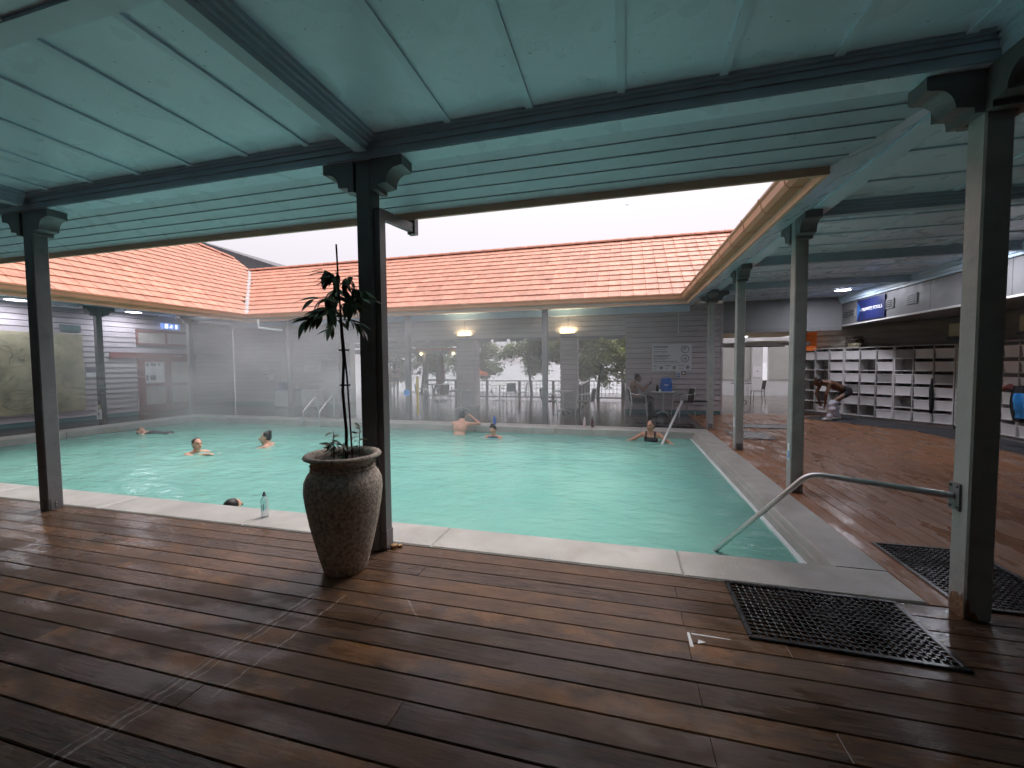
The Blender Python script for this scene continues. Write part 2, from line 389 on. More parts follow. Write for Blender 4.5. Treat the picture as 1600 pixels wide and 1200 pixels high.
def text(body, size, name, mt, parent, loc, rot, extr=.001, align='CENTER'):
    cu = bpy.data.curves.new(name, 'FONT'); cu.body = body; cu.size = size; cu.extrude = extr; cu.align_x = align; cu.align_y = 'CENTER'; cu.resolution_u = 2
    t = bpy.data.objects.new(name, cu); col.objects.link(t)
    me = bpy.data.meshes.new_from_object(t.evaluated_get(bpy.context.evaluated_depsgraph_get()))
    bpy.data.objects.remove(t); me.materials.clear(); me.materials.append(M[mt])
    o = link(name, me, parent, loc); o.rotation_euler = rot
    return o
# ================================================================== SETTING
WALL_L, WALL_F, FASC = -15.9, 14.0, 6.05
CZ = 3.45                                   # veranda ceiling
EZ = 3.03                                   # bottom of the eaves
EN, EF, ER, EL = 3.74, 10.65, 1.47, -11.5   # eave lines: near, far, right, left
ROWN, ROWF, ROWR, ROWL = 3.16, 10.97, 2.055, -14.3

g_ = MB().box(-400, 400, -60, 24.5, -1.3, -.9).build('ground', 'ground'); tag(g_, kind='structure')
lk = MB().box(-2500, 2500, 24.0, 4000, -1.6, -1.05).build('lake', 'lake_water'); tag(lk, kind='structure')

# ---- decking
plank_cache = {}
def plank_mesh(L, wd, along, mt, t=.03, c=.005):
    k = (round(L, 3), wd, along, mt)
    if k not in plank_cache:
        h = wd/2
        pr = [(-h, -t), (h, -t), (h, -c), (h-c, 0), (-h+c, 0), (-h, -c)] if along == 'x' else [(-h, -t), (h, -t), (h, -c), (h-c, 0), (-h+c, 0), (-h, -c)]
        m_ = MB()
        if along == 'x': m_.prism([(0, a, z) for a, z in pr], (0, 0, 0), (L, 0, 0))
        else: m_.prism([(a, 0, z) for a, z in reversed(pr)], (0, 0, 0), (0, L, 0))
        plank_cache[k] = m_.mesh('plank', mt)
    return plank_cache[k]
deck_o = tag(link('deck', None), kind='structure')
PITCH, PW = .155, .1515
base = MB().box(-15.95, 9, -3, 3.27, -.2, -.034)
base.box(1.96, 9, 3.272, 14.4, -.2, -.034).box(-15.95, 1.958, 10.79, 14.4, -.2, -.034).box(-15.95, -13.96, 3.272, 10.788, -.2, -.034).box(-13, 9, 14.402, 22.5, -.2, -.034)
base.build('bearer', 'dark_base', deck_o)
rest = MB()
WARM = {8: .15, 3: .6, 4: .65, 12: .1}
def plank_rows():
    y = 3.265 - PW/2; i = 0
    while y > -2.9:
        xs = [-15.9]; x = (.37 if i % 2 else .90) - 4*4.8
        js = []
        while x < 8.9:
            js.append(x + (random.choice((0, 0, .0, -.6, .5)) if abs(x-.6) > 1 else 0)); x += random.choice((4.8, 4.8, 2.4)) if x > .95 or x < -.1-4.9 else 4.8
        js = [j for j in js if -15.6 < j < 8.6]
        if i % 3 == 1: js.append(-2.55-.4*(i % 4)); js.sort()
        xs = [-15.9]+js+[8.9]
        for a, b in zip(xs, xs[1:]):
            if b-a < .2: continue
            if y > .85 and b > -8.5 and a < 3.6:
                pk = link('plank', plank_mesh(b-a-.003, PW, 'x', 'deck_near'), deck_o, (a, y, random.uniform(-.0012, .0012)))
                if i in WARM and not (i == 5 and a > 0): pk.color = (WARM[i], 1, 1, 1)
            else: rest.cur = 0; rest.prism([(0, -PW/2, -.03), (0, PW/2, -.03), (0, PW/2, 0), (0, -PW/2, 0)], (a, y, -.001), (b-.003, y, -.001))
        y -= PITCH; i += 1
plank_rows()
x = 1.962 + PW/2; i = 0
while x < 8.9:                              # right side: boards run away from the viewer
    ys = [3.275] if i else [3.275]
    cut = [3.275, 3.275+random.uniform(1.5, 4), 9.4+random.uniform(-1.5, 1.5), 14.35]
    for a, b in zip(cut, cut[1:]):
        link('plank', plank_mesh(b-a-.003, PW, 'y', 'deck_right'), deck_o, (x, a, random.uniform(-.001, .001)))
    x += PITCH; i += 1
ro = rest.build('plank', 'deck_near', deck_o); tag(ro, kind='stuff')
for k in range(2, 12, 2): MB().box(.8965, .9005, 3.265-PW/2-k*PITCH-.07, 3.265-PW/2-k*PITCH+.07, -.02, -.0006).build('joint_filler', 'joint_pale', deck_o)
MB().add([(.376, 2.455, .0016), (.396, 2.455, .0016), (.39, 2.585, .0016), (.376, 2.585, .0016)], [(0, 1, 2, 3)]).add([(.42, 2.49, .0016), (.47, 2.515, .0016), (.43, 2.53, .0016)], [(0, 1, 2)]).add([(.40, 2.572, .0016), (.62, 2.572, .0016), (.60, 2.578, .0016), (.40, 2.583, .0016)], [(0, 1, 2, 3)]).build('paint_mark', 'paper', deck_o)
rest = MB()
y = 10.79 + PW/2
while y < 14.3:                              # far side, a pixel or two per board
    for a, b in ((-15.9, -12.1), (-12.1, -7.3), (-7.3, -2.5), (-2.5, 1.956)): rest.box(a+.002, b-.002, y-PW/2, y+PW/2, -.03, 0)
    y += PITCH
y = 3.34
while y < 10.7:
    rest.box(-15.9, -13.965, y-PW/2, y+PW/2, -.03, 0); y += PITCH
y = 14.43
while y < 22.4:
    rest.box(-13, 9, y-PW/2, y+PW/2, -.035, -.004); y += PITCH
ro = rest.build('plank', 'deck_far', deck_o); tag(ro, kind='stuff')

# ---- pool: coping slabs, rim, tiled band, basin, water
PX0, PX1, PY0, PY1 = -13.3, 1.53, 3.71, 10.2
pool = tag(link('pool', None), kind='structure')
def slab(x0, x1, y0, y1):
    MB().cbox(x0, x1, y0, y1, -.16, .012+random.uniform(-.001, .001), .012).build('coping_slab', 'coping', pool)
xs = [-13.95, -11.9, -9.85, -7.8, -5.75, -3.7, -1.62, .45, 1.955]
for a, b in zip(xs, xs[1:]):
    slab(a+.001, b-.001, 3.272, PY0); slab(a+.001, b-.001, PY1, 10.785)
for a, b in zip((3.712, 5.4, 7.05, 8.7), (5.4, 7.05, 8.7, 10.198)):
    slab(-13.95, PX0, a+.001, b-.001)
    # right-hand slabs have a rounded inner lip stepping down to the overflow rim
    pr = [(1.955, -.16), (1.955, .008), (1.949, .012), (1.615, .012), (1.60, .004), (1.588, -.02), (1.578, -.055), (1.55, -.062), (1.545, -.16)]
    MB().prism([(u, 0, z) for u, z in reversed(pr)], (0, a+.001, 0), (0, b-.001, 0)).build('coping_slab', 'coping', pool)
MB().box(1.50, 1.543, PY0+.002, PY1-.002, -.30, -.132).build('overflow_rim', 'rim_white', pool)
MB().box(PX0, 1.498, PY1, PY1+.03, -.5, -.162).box(PX0-.03, PX0, PY0, PY1, -.5, -.162).box(PX0, 1.498, PY0-.03, PY0, -.5, -.162).build('waterline_band', 'mosaic', pool)
MB().box(PX0, 1.498, PY0, PY1, -1.6, -1.5).build('pool_floor', 'pool_shell', pool)
BATHERS = [(-8.42, 6.5, .010), (-7.55, 7.4, .010), (-4.68, 4.02, .006), (-5.8, 9.1, .008), (-4.0, 9.8, .010), (-2.98, 9.45, .009), (.62, 9.75, .009), (-12.3, 8.1, .008), (-6.1, 5.3, .006)]
wm = MB(); nx, ny = 300, 130
for j in range(ny+1):
    for i in range(nx+1):
        X = PX0+(1.5-PX0)*i/nx; Y = PY0+(PY1-PY0)*j/ny
        z = -.148+.004*math.sin(X*3.1+Y*1.7+.8*math.sin(Y*2.3))+.003*math.sin(Y*5.3-X*2.2)+.002*math.sin(X*7.7+Y*6.1)
        for bx_, by_, am in BATHERS:           # rings spreading from each bather
            rr2 = math.hypot(X-bx_, Y-by_)
            if rr2 < 1.6: z += am*math.cos(rr2*15)*math.exp(-rr2*1.7)
        wm.v.append((X, Y, z))
for j in range(ny):
    for i in range(nx): wm.f.append((j*(nx+1)+i, j*(nx+1)+i+1, (j+1)*(nx+1)+i+1, (j+1)*(nx+1)+i)); wm.mi.append(0)
wo_ = wm.build('pool_water', 'pool_water', None, smooth=True); tag(wo_, kind='structure')

# ---- posts
def make_post(loc, label, axes='x', plain=False, shaft_tone='post'):
    t = thing('veranda_post', label, 'post', loc, 0, 'posts around the pool veranda')
    s = .07
    autosmooth(MB().cbox(-s, s, -s, s, .0, 3.30, .01).build('shaft', shaft_tone, t), .5)
    # bracket capital: two scrolled arms on each side along the beam
    prof = [(.08, 3.298), (.37, 3.298), (.37, 3.215), (.345, 3.205)]
    for k in range(9):
        a = k/8*math.pi/2; prof.append((.345-.02-.10*math.sin(a), 3.205-.115*(1-math.cos(a))))
    prof += [(.19, 3.085), (.135, 3.08), (.135, 3.045), (.08, 3.045)]
    for sx in (-1, 1):
        for ax in axes:
            pts = [((sx*u, -.085, z) if ax == 'x' else (-.085, sx*u, z)) for u, z in prof]
            mm = MB().prism(pts, (0, 0, 0), (0, .17, 0) if ax == 'x' else (.17, 0, 0))
            autosmooth(mm.build('capital_bracket', 'post', t), .5)
    if not plain:
        pl = MB().box(s, s+.006, -.045, .045, .003, .13).box(-.045, .045, -s-.006, -s, .003, .13).build('base_plate', 'post', t)
        for bx, bz in ((-.03, .05), (-.03, .085)):
            MB().tube([(bx+.03, -s-.014, bz), (bx+.03, -s-.005, bz)], .009, 8).build('bolt', 'steel_dull', pl)
            MB().tube([(s+.005, bx+.03, bz), (s+.014, bx+.03, bz)], .009, 8).build('bolt', 'steel_dull', pl)
    return t
make_post((-6.27, ROWN, 0), 'dark grey timber post at the near pool edge, left of the potted plant')
pc = make_post((-2.09, ROWN, 0), 'dark grey timber post right behind the potted plant')
pr_ = make_post((2.115, 3.2, 0), 'nearest large post at right with rust at its foot', 'xy', True, 'post_pool_lit')
p2_ = make_post((ROWR, 5.8, 0), 'post along right pool edge with a blue sticker near its foot', 'y', False, 'post_pool_lit')
p3_ = make_post((ROWR, 8.4, 0), 'third post along the right pool edge, beyond the sticker post', 'y', False, 'post_pool_lit')
make_post((ROWR, ROWF, 0), 'corner post beside the far wall sign and far handrail', 'xy', False, 'post_pool_lit')
make_post((-2.0, ROWF, 0), 'far post standing between the two cafe wall lights')
p6_ = make_post((-6.05, ROWF, 0), 'far post with blue disc and yellow pole beside it')
make_post((-10.2, ROWF, 0), 'far post in front of the towel bins and wall signs')
make_post((ROWL, ROWF, 0), 'far left corner post beside the red timber doors', 'xy')
p7_ = make_post((ROWL, 8.4, 0), 'left row post with white notice low on it', 'y')
# stickers and wear that belong to single posts
def rnd_patch(n, r0, seed):
    rr = random.Random(seed); return [(r0*(.75+.5*rr.random())*math.cos(2*math.pi*k/n), r0*(.75+.5*rr.random())*math.sin(2*math.pi*k/n)) for k in range(n)]
rp = MB()
rp.add([(-.0722, a*.72, .10+b*1.1) for a, b in [(-.065, -.09), (.02, -.09), (.068, -.088), (.075, -.03), (.055, .02), (.02, .035), (-.02, .045), (-.05, .03), (-.075, .06), (-.09, 0), (-.09, -.085)]], [tuple(range(10, -1, -1))])
rp.add([(a*.85, -.0722, .10+b) for a, b in [(-.078, -.09), (.0, -.088), (-.02, -.05), (-.05, -.04), (-.06, .02), (-.078, .03)]], [tuple(range(6))])
tag(rp.build('rust_patch', 'rust', pr_), 'orange brown rust eating the post foot')
MB().box(-.080, -.071, -.055, .0, .40, .60).build('sticker', 'paper', p2_)
MB().box(-.0815, -.0805, -.048, -.01, .42, .51).build('sticker_print', 'blue_disc', p2_)
MB().box(-.080, -.071, -.05, .02, .42, .60).build('sticker', 'paper', p3_)
mp = MB().box(-.085, .10, -.09, -.078, .14, .42); mp.build('notice', 'paper', p7_)
MB().box(-.04, .06, -.09, -.078, .43, .55).build('notice', 'cream', p7_)
MB().tube([(.0, -.0915, .30), (.0, -.0905, .30)], .03, 10).box(-.05, .06, -.0915, -.0908, .235, .245).box(-.03, .03, -.0915, -.0908, .19, .2).build('notice_print', 'ink', p7_)

# ---- verandas: one roof thing per wing, with beam, ceiling panels, battens, eave boards, gutter, tiles
def moulding(m, along, a, b, c0, c1, z0, z1, side):
    """beam face with three stepped mouldings toward `side`"""
    for dz0, dz1, pr in ((0, .055, .0), (.057, .10, .014), (.102, .125, .03), (.127, .15, .05)):
        lo, hi = (c0-pr, c1) if side < 0 else (c0, c1+pr)
        if along == 'x': m.box(a, b, lo, hi, z0+dz0, z0+dz1)
        else: m.box(lo, hi, a, b, z0+dz0, z0+dz1)
near = thing('veranda_roof', 'teal boarded ceiling and eaves of the near veranda overhead', 'roof', (0, 0, 0))
right = thing('veranda_roof', 'teal ceiling and orange gutter of the right hand veranda', 'roof')
far = thing('veranda_roof', 'orange tiled roof along the far side of the pool', 'roof')
left = thing('veranda_roof', 'larger orange tiled roof slope on the left side', 'roof')
# near ceiling
XB = [k*.635-.02 for k in range(-24, 5)]
def panel(par, x0, x1, y0, y1, z, mt='teal'):
    MB().box(x0, x1, y0, y1, z, z+.02).build('ceiling_panel', mt, par)
XB = [x for x in XB if -15.5 < x]
for a, b in zip(XB, XB[1:]+[2.18]):
    for y0, y1 in ((-2.9, -.6), (-.6, 1.6), (1.6, 3.06)): panel(near, a+.0015, b-.0015, y0+.0015, y1-.0015, CZ)
for bx in XB:
    if min(abs(bx+2.04), abs(bx+6.17), abs(bx+10.3)) < .12: continue
    MB().box(bx-.026, bx+.026, -2.9, 3.02, CZ-.017, CZ-.001).build('batten', 'teal_trim', near)
for yb in (1.585, -.6):
    MB().box(-15.5, 2.1, yb-.06, yb+.06, CZ-.022, CZ-.0005).build('batten', 'teal_trim', near)
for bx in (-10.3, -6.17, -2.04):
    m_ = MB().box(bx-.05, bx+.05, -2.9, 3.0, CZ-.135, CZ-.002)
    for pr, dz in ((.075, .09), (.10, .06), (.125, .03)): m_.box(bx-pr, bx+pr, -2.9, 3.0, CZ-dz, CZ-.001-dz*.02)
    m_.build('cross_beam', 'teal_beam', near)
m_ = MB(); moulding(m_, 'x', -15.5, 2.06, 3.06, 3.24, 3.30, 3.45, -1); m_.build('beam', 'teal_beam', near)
MB().box(-15.5, 2.05, 3.07, 3.236, 3.292, 3.2995).build('beam_lit_underside', 'teal', near)  # added paler strip: pool light on the beam's underside put into its colour
# right-hand ceiling (it also runs on behind the viewer's right)
YB = [3.26+.635*k for k in range(18)]
YB = [y for y in YB if y < 13.6]
for a, b in zip(YB, YB[1:]+[14.0]):
    for x0, x1 in ((2.22, 3.48), (3.48, 4.95), (4.95, 6.05)): panel(right, x0+.0015, x1-.0015, a+.0015, b-.0015, CZ)
for a in (-2.9, .1): panel(right, 2.18, 8.9, a, a+3, CZ)
panel(right, 2.18, 8.9, 3.1, 3.26, CZ)
for yb in YB:
    if min(abs(yb-5.8), abs(yb-8.4), abs(yb-10.97)) < .15: continue
    MB().box(2.24, 6.0, yb-.026, yb+.026, CZ-.017, CZ-.001).build('batten', 'teal_trim', right)
for xb in (3.48, 4.95):
    for a, b in zip(YB, YB[1:]+[14.0]):
        MB().box(xb-.03, xb+.03, a+.029, b-.029, CZ-.0125, CZ-.0008).build('batten', 'teal_trim', right)
for yb in (3.2, 5.8, 8.4, 10.97):
    m_ = MB().box(2.24, 6.0, yb-.05, yb+.05, CZ-.135, CZ-.002)
    for pr, dz in ((.075, .09), (.10, .06), (.125, .03)): m_.box(2.24, 6.0, yb-pr, yb+pr, CZ-dz, CZ-.001-dz*.02)
    m_.build('cross_beam', 'teal_beam', right)
m_ = MB(); moulding(m_, 'y', 3.262, 10.86, 2.05, 2.23, 3.30, 3.45, 1)
moulding(m_, 'y', -2.9, 3.05, 2.05, 2.23, 3.30, 3.45, -1)
m_.build('beam', 'teal_trim', right)
for k, (za, zb, xp) in enumerate(((3.25, 3.30, .0), (3.302, 3.37, .03), (3.372, 3.449, .06))):
    MB().box(6.0-xp, 6.045, 3.2, 13.98, za, zb).build('cornice', 'teal_trim', right)
# far and left ceilings
for a in range(11):
    x0 = -15.85+a*1.63; panel(far, x0, x0+1.625, 11.07, 13.98, CZ-.05)
    MB().box(x0-.025, x0+.025, 11.1, 13.95, CZ-.07, CZ-.051).build('batten', 'teal_trim', far)
m_ = MB(); m_.box(-14.2, 2.04, 10.90, 11.05, 3.17, 3.29).box(-14.2, 2.04, 11.051, 11.09, 3.25, 3.395); m_.build('beam', 'teal_beam', far)
m_ = MB(); moulding(m_, 'y', 3.3, 10.86, -14.39, -14.21, 3.30, 3.45, -1); m_.build('beam', 'teal_beam', left)
for a in range(6): panel(left, -15.88, -14.24, 3.3+a*1.28, 3.3+a*1.28+1.276, CZ-.05)
MB().box(-15.88, 2, 13.90, 13.975, 3.2, 3.39).build('cornice', 'teal_trim', far)
# ---- sloping boarded eaves
def eave(par, p_out0, p_out1, p_in0, p_in1, n, mt='teal'):
    """n lapped boards between the inner (high) and outer (low) line"""
    i0, i1, o0, o1 = V(p_in0), V(p_in1), V(p_out0), V(p_out1)
    nrm = (i1-i0).cross(o0-i0).normalized()
    if nrm.z > 0: nrm = -nrm
    for k in range(n):
        a, b = k/n, (k+1)/n
        b -= .05/n
        q = [i0.lerp(o0, a), i1.lerp(o1, a), i1.lerp(o1, b), i0.lerp(o0, b)]
        lo = [q[0]+nrm*.010, q[1]+nrm*.010, q[2]+nrm*.003, q[3]+nrm*.003]
        m_ = MB().add(lo+[v-nrm*.02 for v in lo], [(0,1,2,3),(7,6,5,4),(0,4,5,1),(1,5,6,2),(2,6,7,3),(3,7,4,0)])
        m_.build('eave_board', mt, par)
def eave_back(par, pts):
    pts = [V(p)+V((0, 0, .022)) for p in pts]; MB().add(pts+[p+V((0, 0, .006)) for p in pts], [(0, 1, 2, 3), (7, 6, 5, 4), (0, 4, 5, 1), (1, 5, 6, 2), (2, 6, 7, 3), (3, 7, 4, 0)]).build('eave_backing', 'teal_dark', par)
ZI = 3.325
eave_back(near, [(-13.9, EN-.02, EZ+.04), (ER, EN-.02, EZ+.04), (2.04, 3.245, ZI), (-14.2, 3.245, ZI)])
eave_back(right, [(ER+.02, EN, EZ+.04), (ER+.02, EF, EZ+.04), (2.045, 10.87, ZI), (2.045, 3.245, ZI)])
eave(near, (-13.9, EN, EZ+.03), (ER, EN, EZ+.03), (-14.2, 3.245, ZI), (2.04, 3.245, ZI), 5)
eave(right, (ER, EN, EZ+.03), (ER, EF, EZ+.03), (2.045, 3.245, ZI), (2.045, 10.87, ZI), 5)
eave(far, (ER, EF, EZ+.03), (EL, EF, EZ+.03), (2.04, 10.875, 3.25), (-14.2, 10.875, 3.25), 4)
eave(left, (EL, EF, EZ+.03), (EL, 3.3, EZ+.03), (-14.205, 10.87, ZI), (-14.205, 3.3, ZI), 6)
# ---- fascia + gutter (profile swept along each eave; d = outward direction)
def gutter(par, a, b, d, mit0, mit1, joints=1.25):
    a, b, d = V(a), V(b), V(d); ax = (b-a).normalized(); L = (b-a).length
    def sweep(prof, name, mt, ext):
        n = len(prof); vs = []
        for (u, z) in prof: vs.append(a+d*u+V((0, 0, z))+ax*(mit0*u))
        for (u, z) in prof: vs.append(b+d*u+V((0, 0, z))-ax*(mit1*u))
        fs = [tuple(range(n-1, -1, -1)), tuple(range(n, 2*n))]+[(i, (i+1) % n, n+(i+1) % n, n+i) for i in range(n)]
        m_ = MB().add(vs, fs); me = m_.mesh(name, mt); bm = bmesh.new(); bm.from_mesh(me); bmesh.ops.recalc_face_normals(bm, faces=bm.faces); bm.to_mesh(me); bm.free()
        return link(name, me, par)
    sweep([(-.03, -.02), (.0, -.02), (.0, .205), (-.03, .205)], 'fascia_board', 'gutter_fascia', 0)
    gt = sweep([(.003, .068), (.012, .055), (.10, .055), (.135, .09), (.145, .155), (.165, .175), (.165, .195), (.003, .195)], 'gutter', 'gutter', 0)
    k = joints*.6
    while k < L-.3:
        c = a+ax*k
        q = [c+d*u+V((0, 0, z)) for u, z in ((.006, .050), (.103, .050), (.14, .088), (.151, .155), (.171, .173), (.171, .198), (.006, .198))]
        MB().prism(q, (0, 0, 0), ax*.02).build('gutter_joint', 'gutter', gt)
        k += joints
gutter(far, (ER, EF, EZ), (EL, EF, EZ), (0, -1, 0), 1, 1)
gutter(left, (EL, EF, EZ), (EL, 3.74, EZ), (1, 0, 0), 1, 1)
gutter(right, (ER, EN, EZ), (ER, EF, EZ), (-1, 0, 0), 1, 1, .62)
gutter(near, (EL, EN, EZ), (ER, EN, EZ), (0, 1, 0), 1, 1)
# ---- tiles
TW, TC, PT = .302, .325, R(35)
tw2 = TW/2
tm = MB()
t0 = .036; t1 = .010; Lt = TC+.05          # butt end thick and proud, head end tucked under the next course
prof = [(-tw2+.002, 0), (-tw2+.002, .006), (-tw2+.035, .010), (-tw2+.06, 0), (tw2-.06, 0), (tw2-.03, .012), (tw2-.002, .010), (tw2-.002, 0)]
vs = []
for yv, zb in ((0, t0), (Lt, t1)):
    top = [(-tw2+.002, zb), (-tw2+.02, zb+.007), (-tw2+.05, zb), (tw2-.05, zb), (tw2-.02, zb+.004), (tw2-.002, zb-.002)]
    vs += [(u, yv, z) for u, z in top]+[(tw2-.002, yv, zb-.022), (-tw2+.002, yv, zb-.022)]
fs = [tuple(range(8)), tuple(range(15, 7, -1))]+[(i, i+8, (i+1) % 8+8, (i+1) % 8) for i in range(8)]
tm.add(vs, fs); tile_me = tm.mesh('roof_tile', 'tile')
def tiles(par, origin, ax, upv, ncols, rows, keep, near_n=300):
    """origin at the eave; ax along the eave; upv up-slope unit vector"""
    ax, upv, origin = V(ax), V(upv), V(origin); nz = ax.cross(upv).normalized()
    flip = 1
    if nz.z < 0: nz = -nz; flip = -1
    spots = []
    for r in range(rows):
        for c in range(ncols):
            o = origin+ax*((c+.5+(.0 if r % 2 else .5)*0)*TW)+upv*(r*TC)
            if keep(o+upv*TC*.5): spots.append(o)
    spots.sort(key=lambda q: (q-V((0, 0, 1.6))).length)
    x_ = upv.cross(nz)
    mtx = Matrix(((x_.x, upv.x, nz.x), (x_.y, upv.y, nz.y), (x_.z, upv.z, nz.z)))
    for q in spots[:near_n]:
        o = link('roof_tile', tile_me, par)
        jit = Matrix.Rotation(random.uniform(-.006, .006), 3, 'X') @ Matrix.Rotation(random.uniform(-.008, .008), 3, 'Z')
        o.matrix_local = Matrix.Translation(q+nz*random.uniform(-.002, .003)) @ (mtx @ jit).to_4x4()
    bulk = MB()
    for q in spots[near_n:]:
        t_ = Matrix.Translation(q+nz*random.uniform(-.002, .003)) @ mtx.to_4x4()
        bulk.add([t_ @ V(v) for v in tm.v], tm.f)
    if bulk.v: tag(bulk.build('roof_tile', 'tile', par), kind='stuff')
ct, st_ = math.cos(PT), math.sin(PT)
NF = 12
ridge_d = NF*TC*ct; ridge_z = EZ+.205+NF*TC*st_
RY = EF+ridge_d
tiles(far, (ER+3.6, EF-.03, EZ+.190), (-1, 0, 0), (0, ct, st_), 66, NF, lambda o: (o.x-EL) > -(o.y-EF)-.02 and o.x < ER+(o.y-EF)+.1)
NL = 20
# the left slope is bigger: it runs up past the far ridge and ends in a hip
def keep_left(o):
    d = EL-o.x
    return o.y < EF+min(d, ridge_d) + .02 and not (d > 3.9 and o.y > EF+ridge_d-(d-3.9)*2.3)
tiles(left, (EL+.03, 16.0, EZ+.190), (0, -1, 0), (-ct, 0, st_), 48, NL, keep_left)
# solid sarking under the tiles, all four wings
def slope(par, pts, name='sarking', mt='grey_roof'):
    n = len(pts); m_ = MB().add([V(p) for p in pts]+[V(p)-V((0, 0, .03)) for p in pts], [tuple(range(n)), tuple(range(2*n-1, n-1, -1))]+[(i, i+n, (i+1) % n+n, (i+1) % n) for i in range(n)]); return m_.build(name, mt, par)
z0 = EZ+.18
slope(far, [(ER, EF, z0), (EL, EF, z0), (EL-ridge_d, RY, ridge_z-.04), (ER+ridge_d, RY, ridge_z-.04)])
slope(far, [(EL-ridge_d, RY+.001, ridge_z-.045), (ER+ridge_d, RY+.001, ridge_z-.045), (ER+ridge_d, RY+2.5, ridge_z-1.8), (EL-ridge_d, RY+2.5, ridge_z-1.8)])
dl = NL*TC*ct
slope(left, [(EL, EF, z0), (EL, 2, z0), (EL-dl, 2, z0+dl*st_/ct), (EL-dl, EF+ridge_d-(dl-3.9)*2.3, z0+dl*st_/ct), (EL-3.9, EF+ridge_d, z0+3.9*st_/ct-.01), (EL-ridge_d, RY, ridge_z-.05)])
slope(right, [(ER, EN, z0), (ER, EF, z0), (ER+3.4, EF+3.4, z0+3.4*.7), (ER+3.4, EN-3.4, z0+3.4*.7)])
slope(right, [(ER+3.401, EF+3.4, z0+2.37), (ER+8.5, EF+3.4, z0+.9), (ER+8.5, EN-7, z0+.9), (ER+3.401, EN-7, z0+2.37)])
slope(near, [(-16, EN, z0), (ER, EN, z0), (ER+3.4, EN-3.4, z0+2.38), (-16, EN-3.4, z0+2.38)])
slope(near, [(-16, EN-3.401, z0+2.37), (ER+3.4, EN-3.401, z0+2.37), (ER+3.4, EN-7, z0+.5), (-16, EN-7, z0+.5)])
# valley flashing, ridge tiles
vd = V((-1, 1, 0)).normalized(); n_ = V((1, 1, 0)).normalized()
rise = ridge_d*st_/ct
fl = MB(); a = V((EL, EF, z0+.05)); b = V((EL-ridge_d, RY, z0+rise+.05))
for q, s in ((a, 1),):
    fl.add([a+V((.10, 0, .0)), a+V((0, -.10, 0)), a-V((0, 0, .03)), b+V((.10, 0, .0)), b+V((0, -.10, 0)), b-V((0, 0, .03))], [(0, 2, 5, 3), (2, 1, 4, 5), (0, 3, 4, 1)])
fl.build('valley_flashing', 'flashing', far)
def ridge(par, a, b, step=.40):
    a, b = V(a), V(b); n = max(1, int((b-a).length/step)); d = (b-a).normalized(); sd_ = d.cross(V((0, 0, 1))).normalized(); u = sd_.cross(d)
    for k in range(n):
        p0 = a+d*(k*step); p1 = p0+d*(step+.03); m_ = MB(); ring = []
        for p, r in ((p0, .125), (p1, .108)):
            ring.append([p+sd_*(r*math.cos(t))+u*(r*.8*math.sin(t)-.04) for t in [math.pi*i/6 for i in range(7)]])
        m_.add(ring[0]+ring[1], [(i, i+1, i+8, i+7) for i in range(6)]+[tuple(range(6, -1, -1)), tuple(range(7, 14))])
        me = m_.mesh('ridge_tile', 'ridge_tile'); link('ridge_tile', me, par)
ridge(far, (EL-ridge_d, RY, ridge_z+.04), (ER+ridge_d-.2, RY, ridge_z+.04))
zl = lambda d: z0+d*st_/ct+.07
ridge(left, (EL-dl, EF+ridge_d-(dl-3.9)*2.3, zl(dl)), (EL-3.9, EF+ridge_d, zl(3.9)))
# grey roof of the building behind the left slope
gb = thing('distant_roof', 'dark grey metal roof rising behind the tiled valley at left', 'roof')
MB().add([(-24, 18, 9.0), (-14.5, 21.5, 6.0), (-11.2, 21.5, 4.6), (-30, 18, 4.6), (-24, 30, 9.0), (-14.5, 30, 6.0), (-11.2, 30, 4.6), (-30, 30, 4.6)], [(0, 1, 2, 3), (0, 4, 5, 1), (1, 5, 6, 2), (7, 6, 5, 4), (0, 3, 7, 4)]).build('roof_sheet', 'grey_roof', gb)

# ---- walls of weatherboards
def boards(par, a, b, z0, z1, nrm, holes=(), mt='weatherboard', pitch=.165):
    """lapped boards from a to b (2D), holes given as (s0, s1, z0, z1) along the wall"""
    a, b, nrm = V((*a, 0)), V((*b, 0)), V((*nrm, 0)); ax = (b-a).normalized(); L = (b-a).length
    z = z0
    while z < z1-.01:
        zt = min(z+pitch, z1)
        segs = [(0, L)]
        for (s0, s1, h0, h1) in holes:
            if zt > h0+.02 and z < h1-.02:
                out = []
                for p, q in segs:
                    if s1 <= p or s0 >= q: out.append((p, q)); continue
                    if s0 > p: out.append((p, s0))
                    if s1 < q: out.append((s1, q))
                segs = out
        for p, q in segs:
            if q-p < .02: continue
            A = a+ax*p; B = a+ax*q
            zt -= .017
            vs = [A+nrm*.030+V((0, 0, z)), B+nrm*.030+V((0, 0, z)), B+nrm*.006+V((0, 0, zt)), A+nrm*.006+V((0, 0, zt)),
                  A-nrm*.02+V((0, 0, z)), B-nrm*.02+V((0, 0, z)), B-nrm*.02+V((0, 0, zt)), A-nrm*.02+V((0, 0, zt))]
            zt += .017
            me = MB().add(vs, [(0,1,2,3),(5,4,7,6),(0,4,5,1),(1,5,6,2),(2,6,7,3),(3,7,4,0)]).mesh('weatherboard', mt)
            link('weatherboard', me, par)
        z += pitch
def backing(par, a, b, z0, z1, nrm, t=.12, mt='grey_panel', name='wall_core'):
    a, b, nrm = V((*a, 0)), V((*b, 0)), V((*nrm, 0)); ax = (b-a)
    m_ = MB().prism([a-nrm*.021+V((0, 0, z0)), b-nrm*.021+V((0, 0, z0)), b-nrm*t+V((0, 0, z0)), a-nrm*t+V((0, 0, z0))], (0, 0, 0), (0, 0, z1-z0)); return m_.build(name, mt, par)
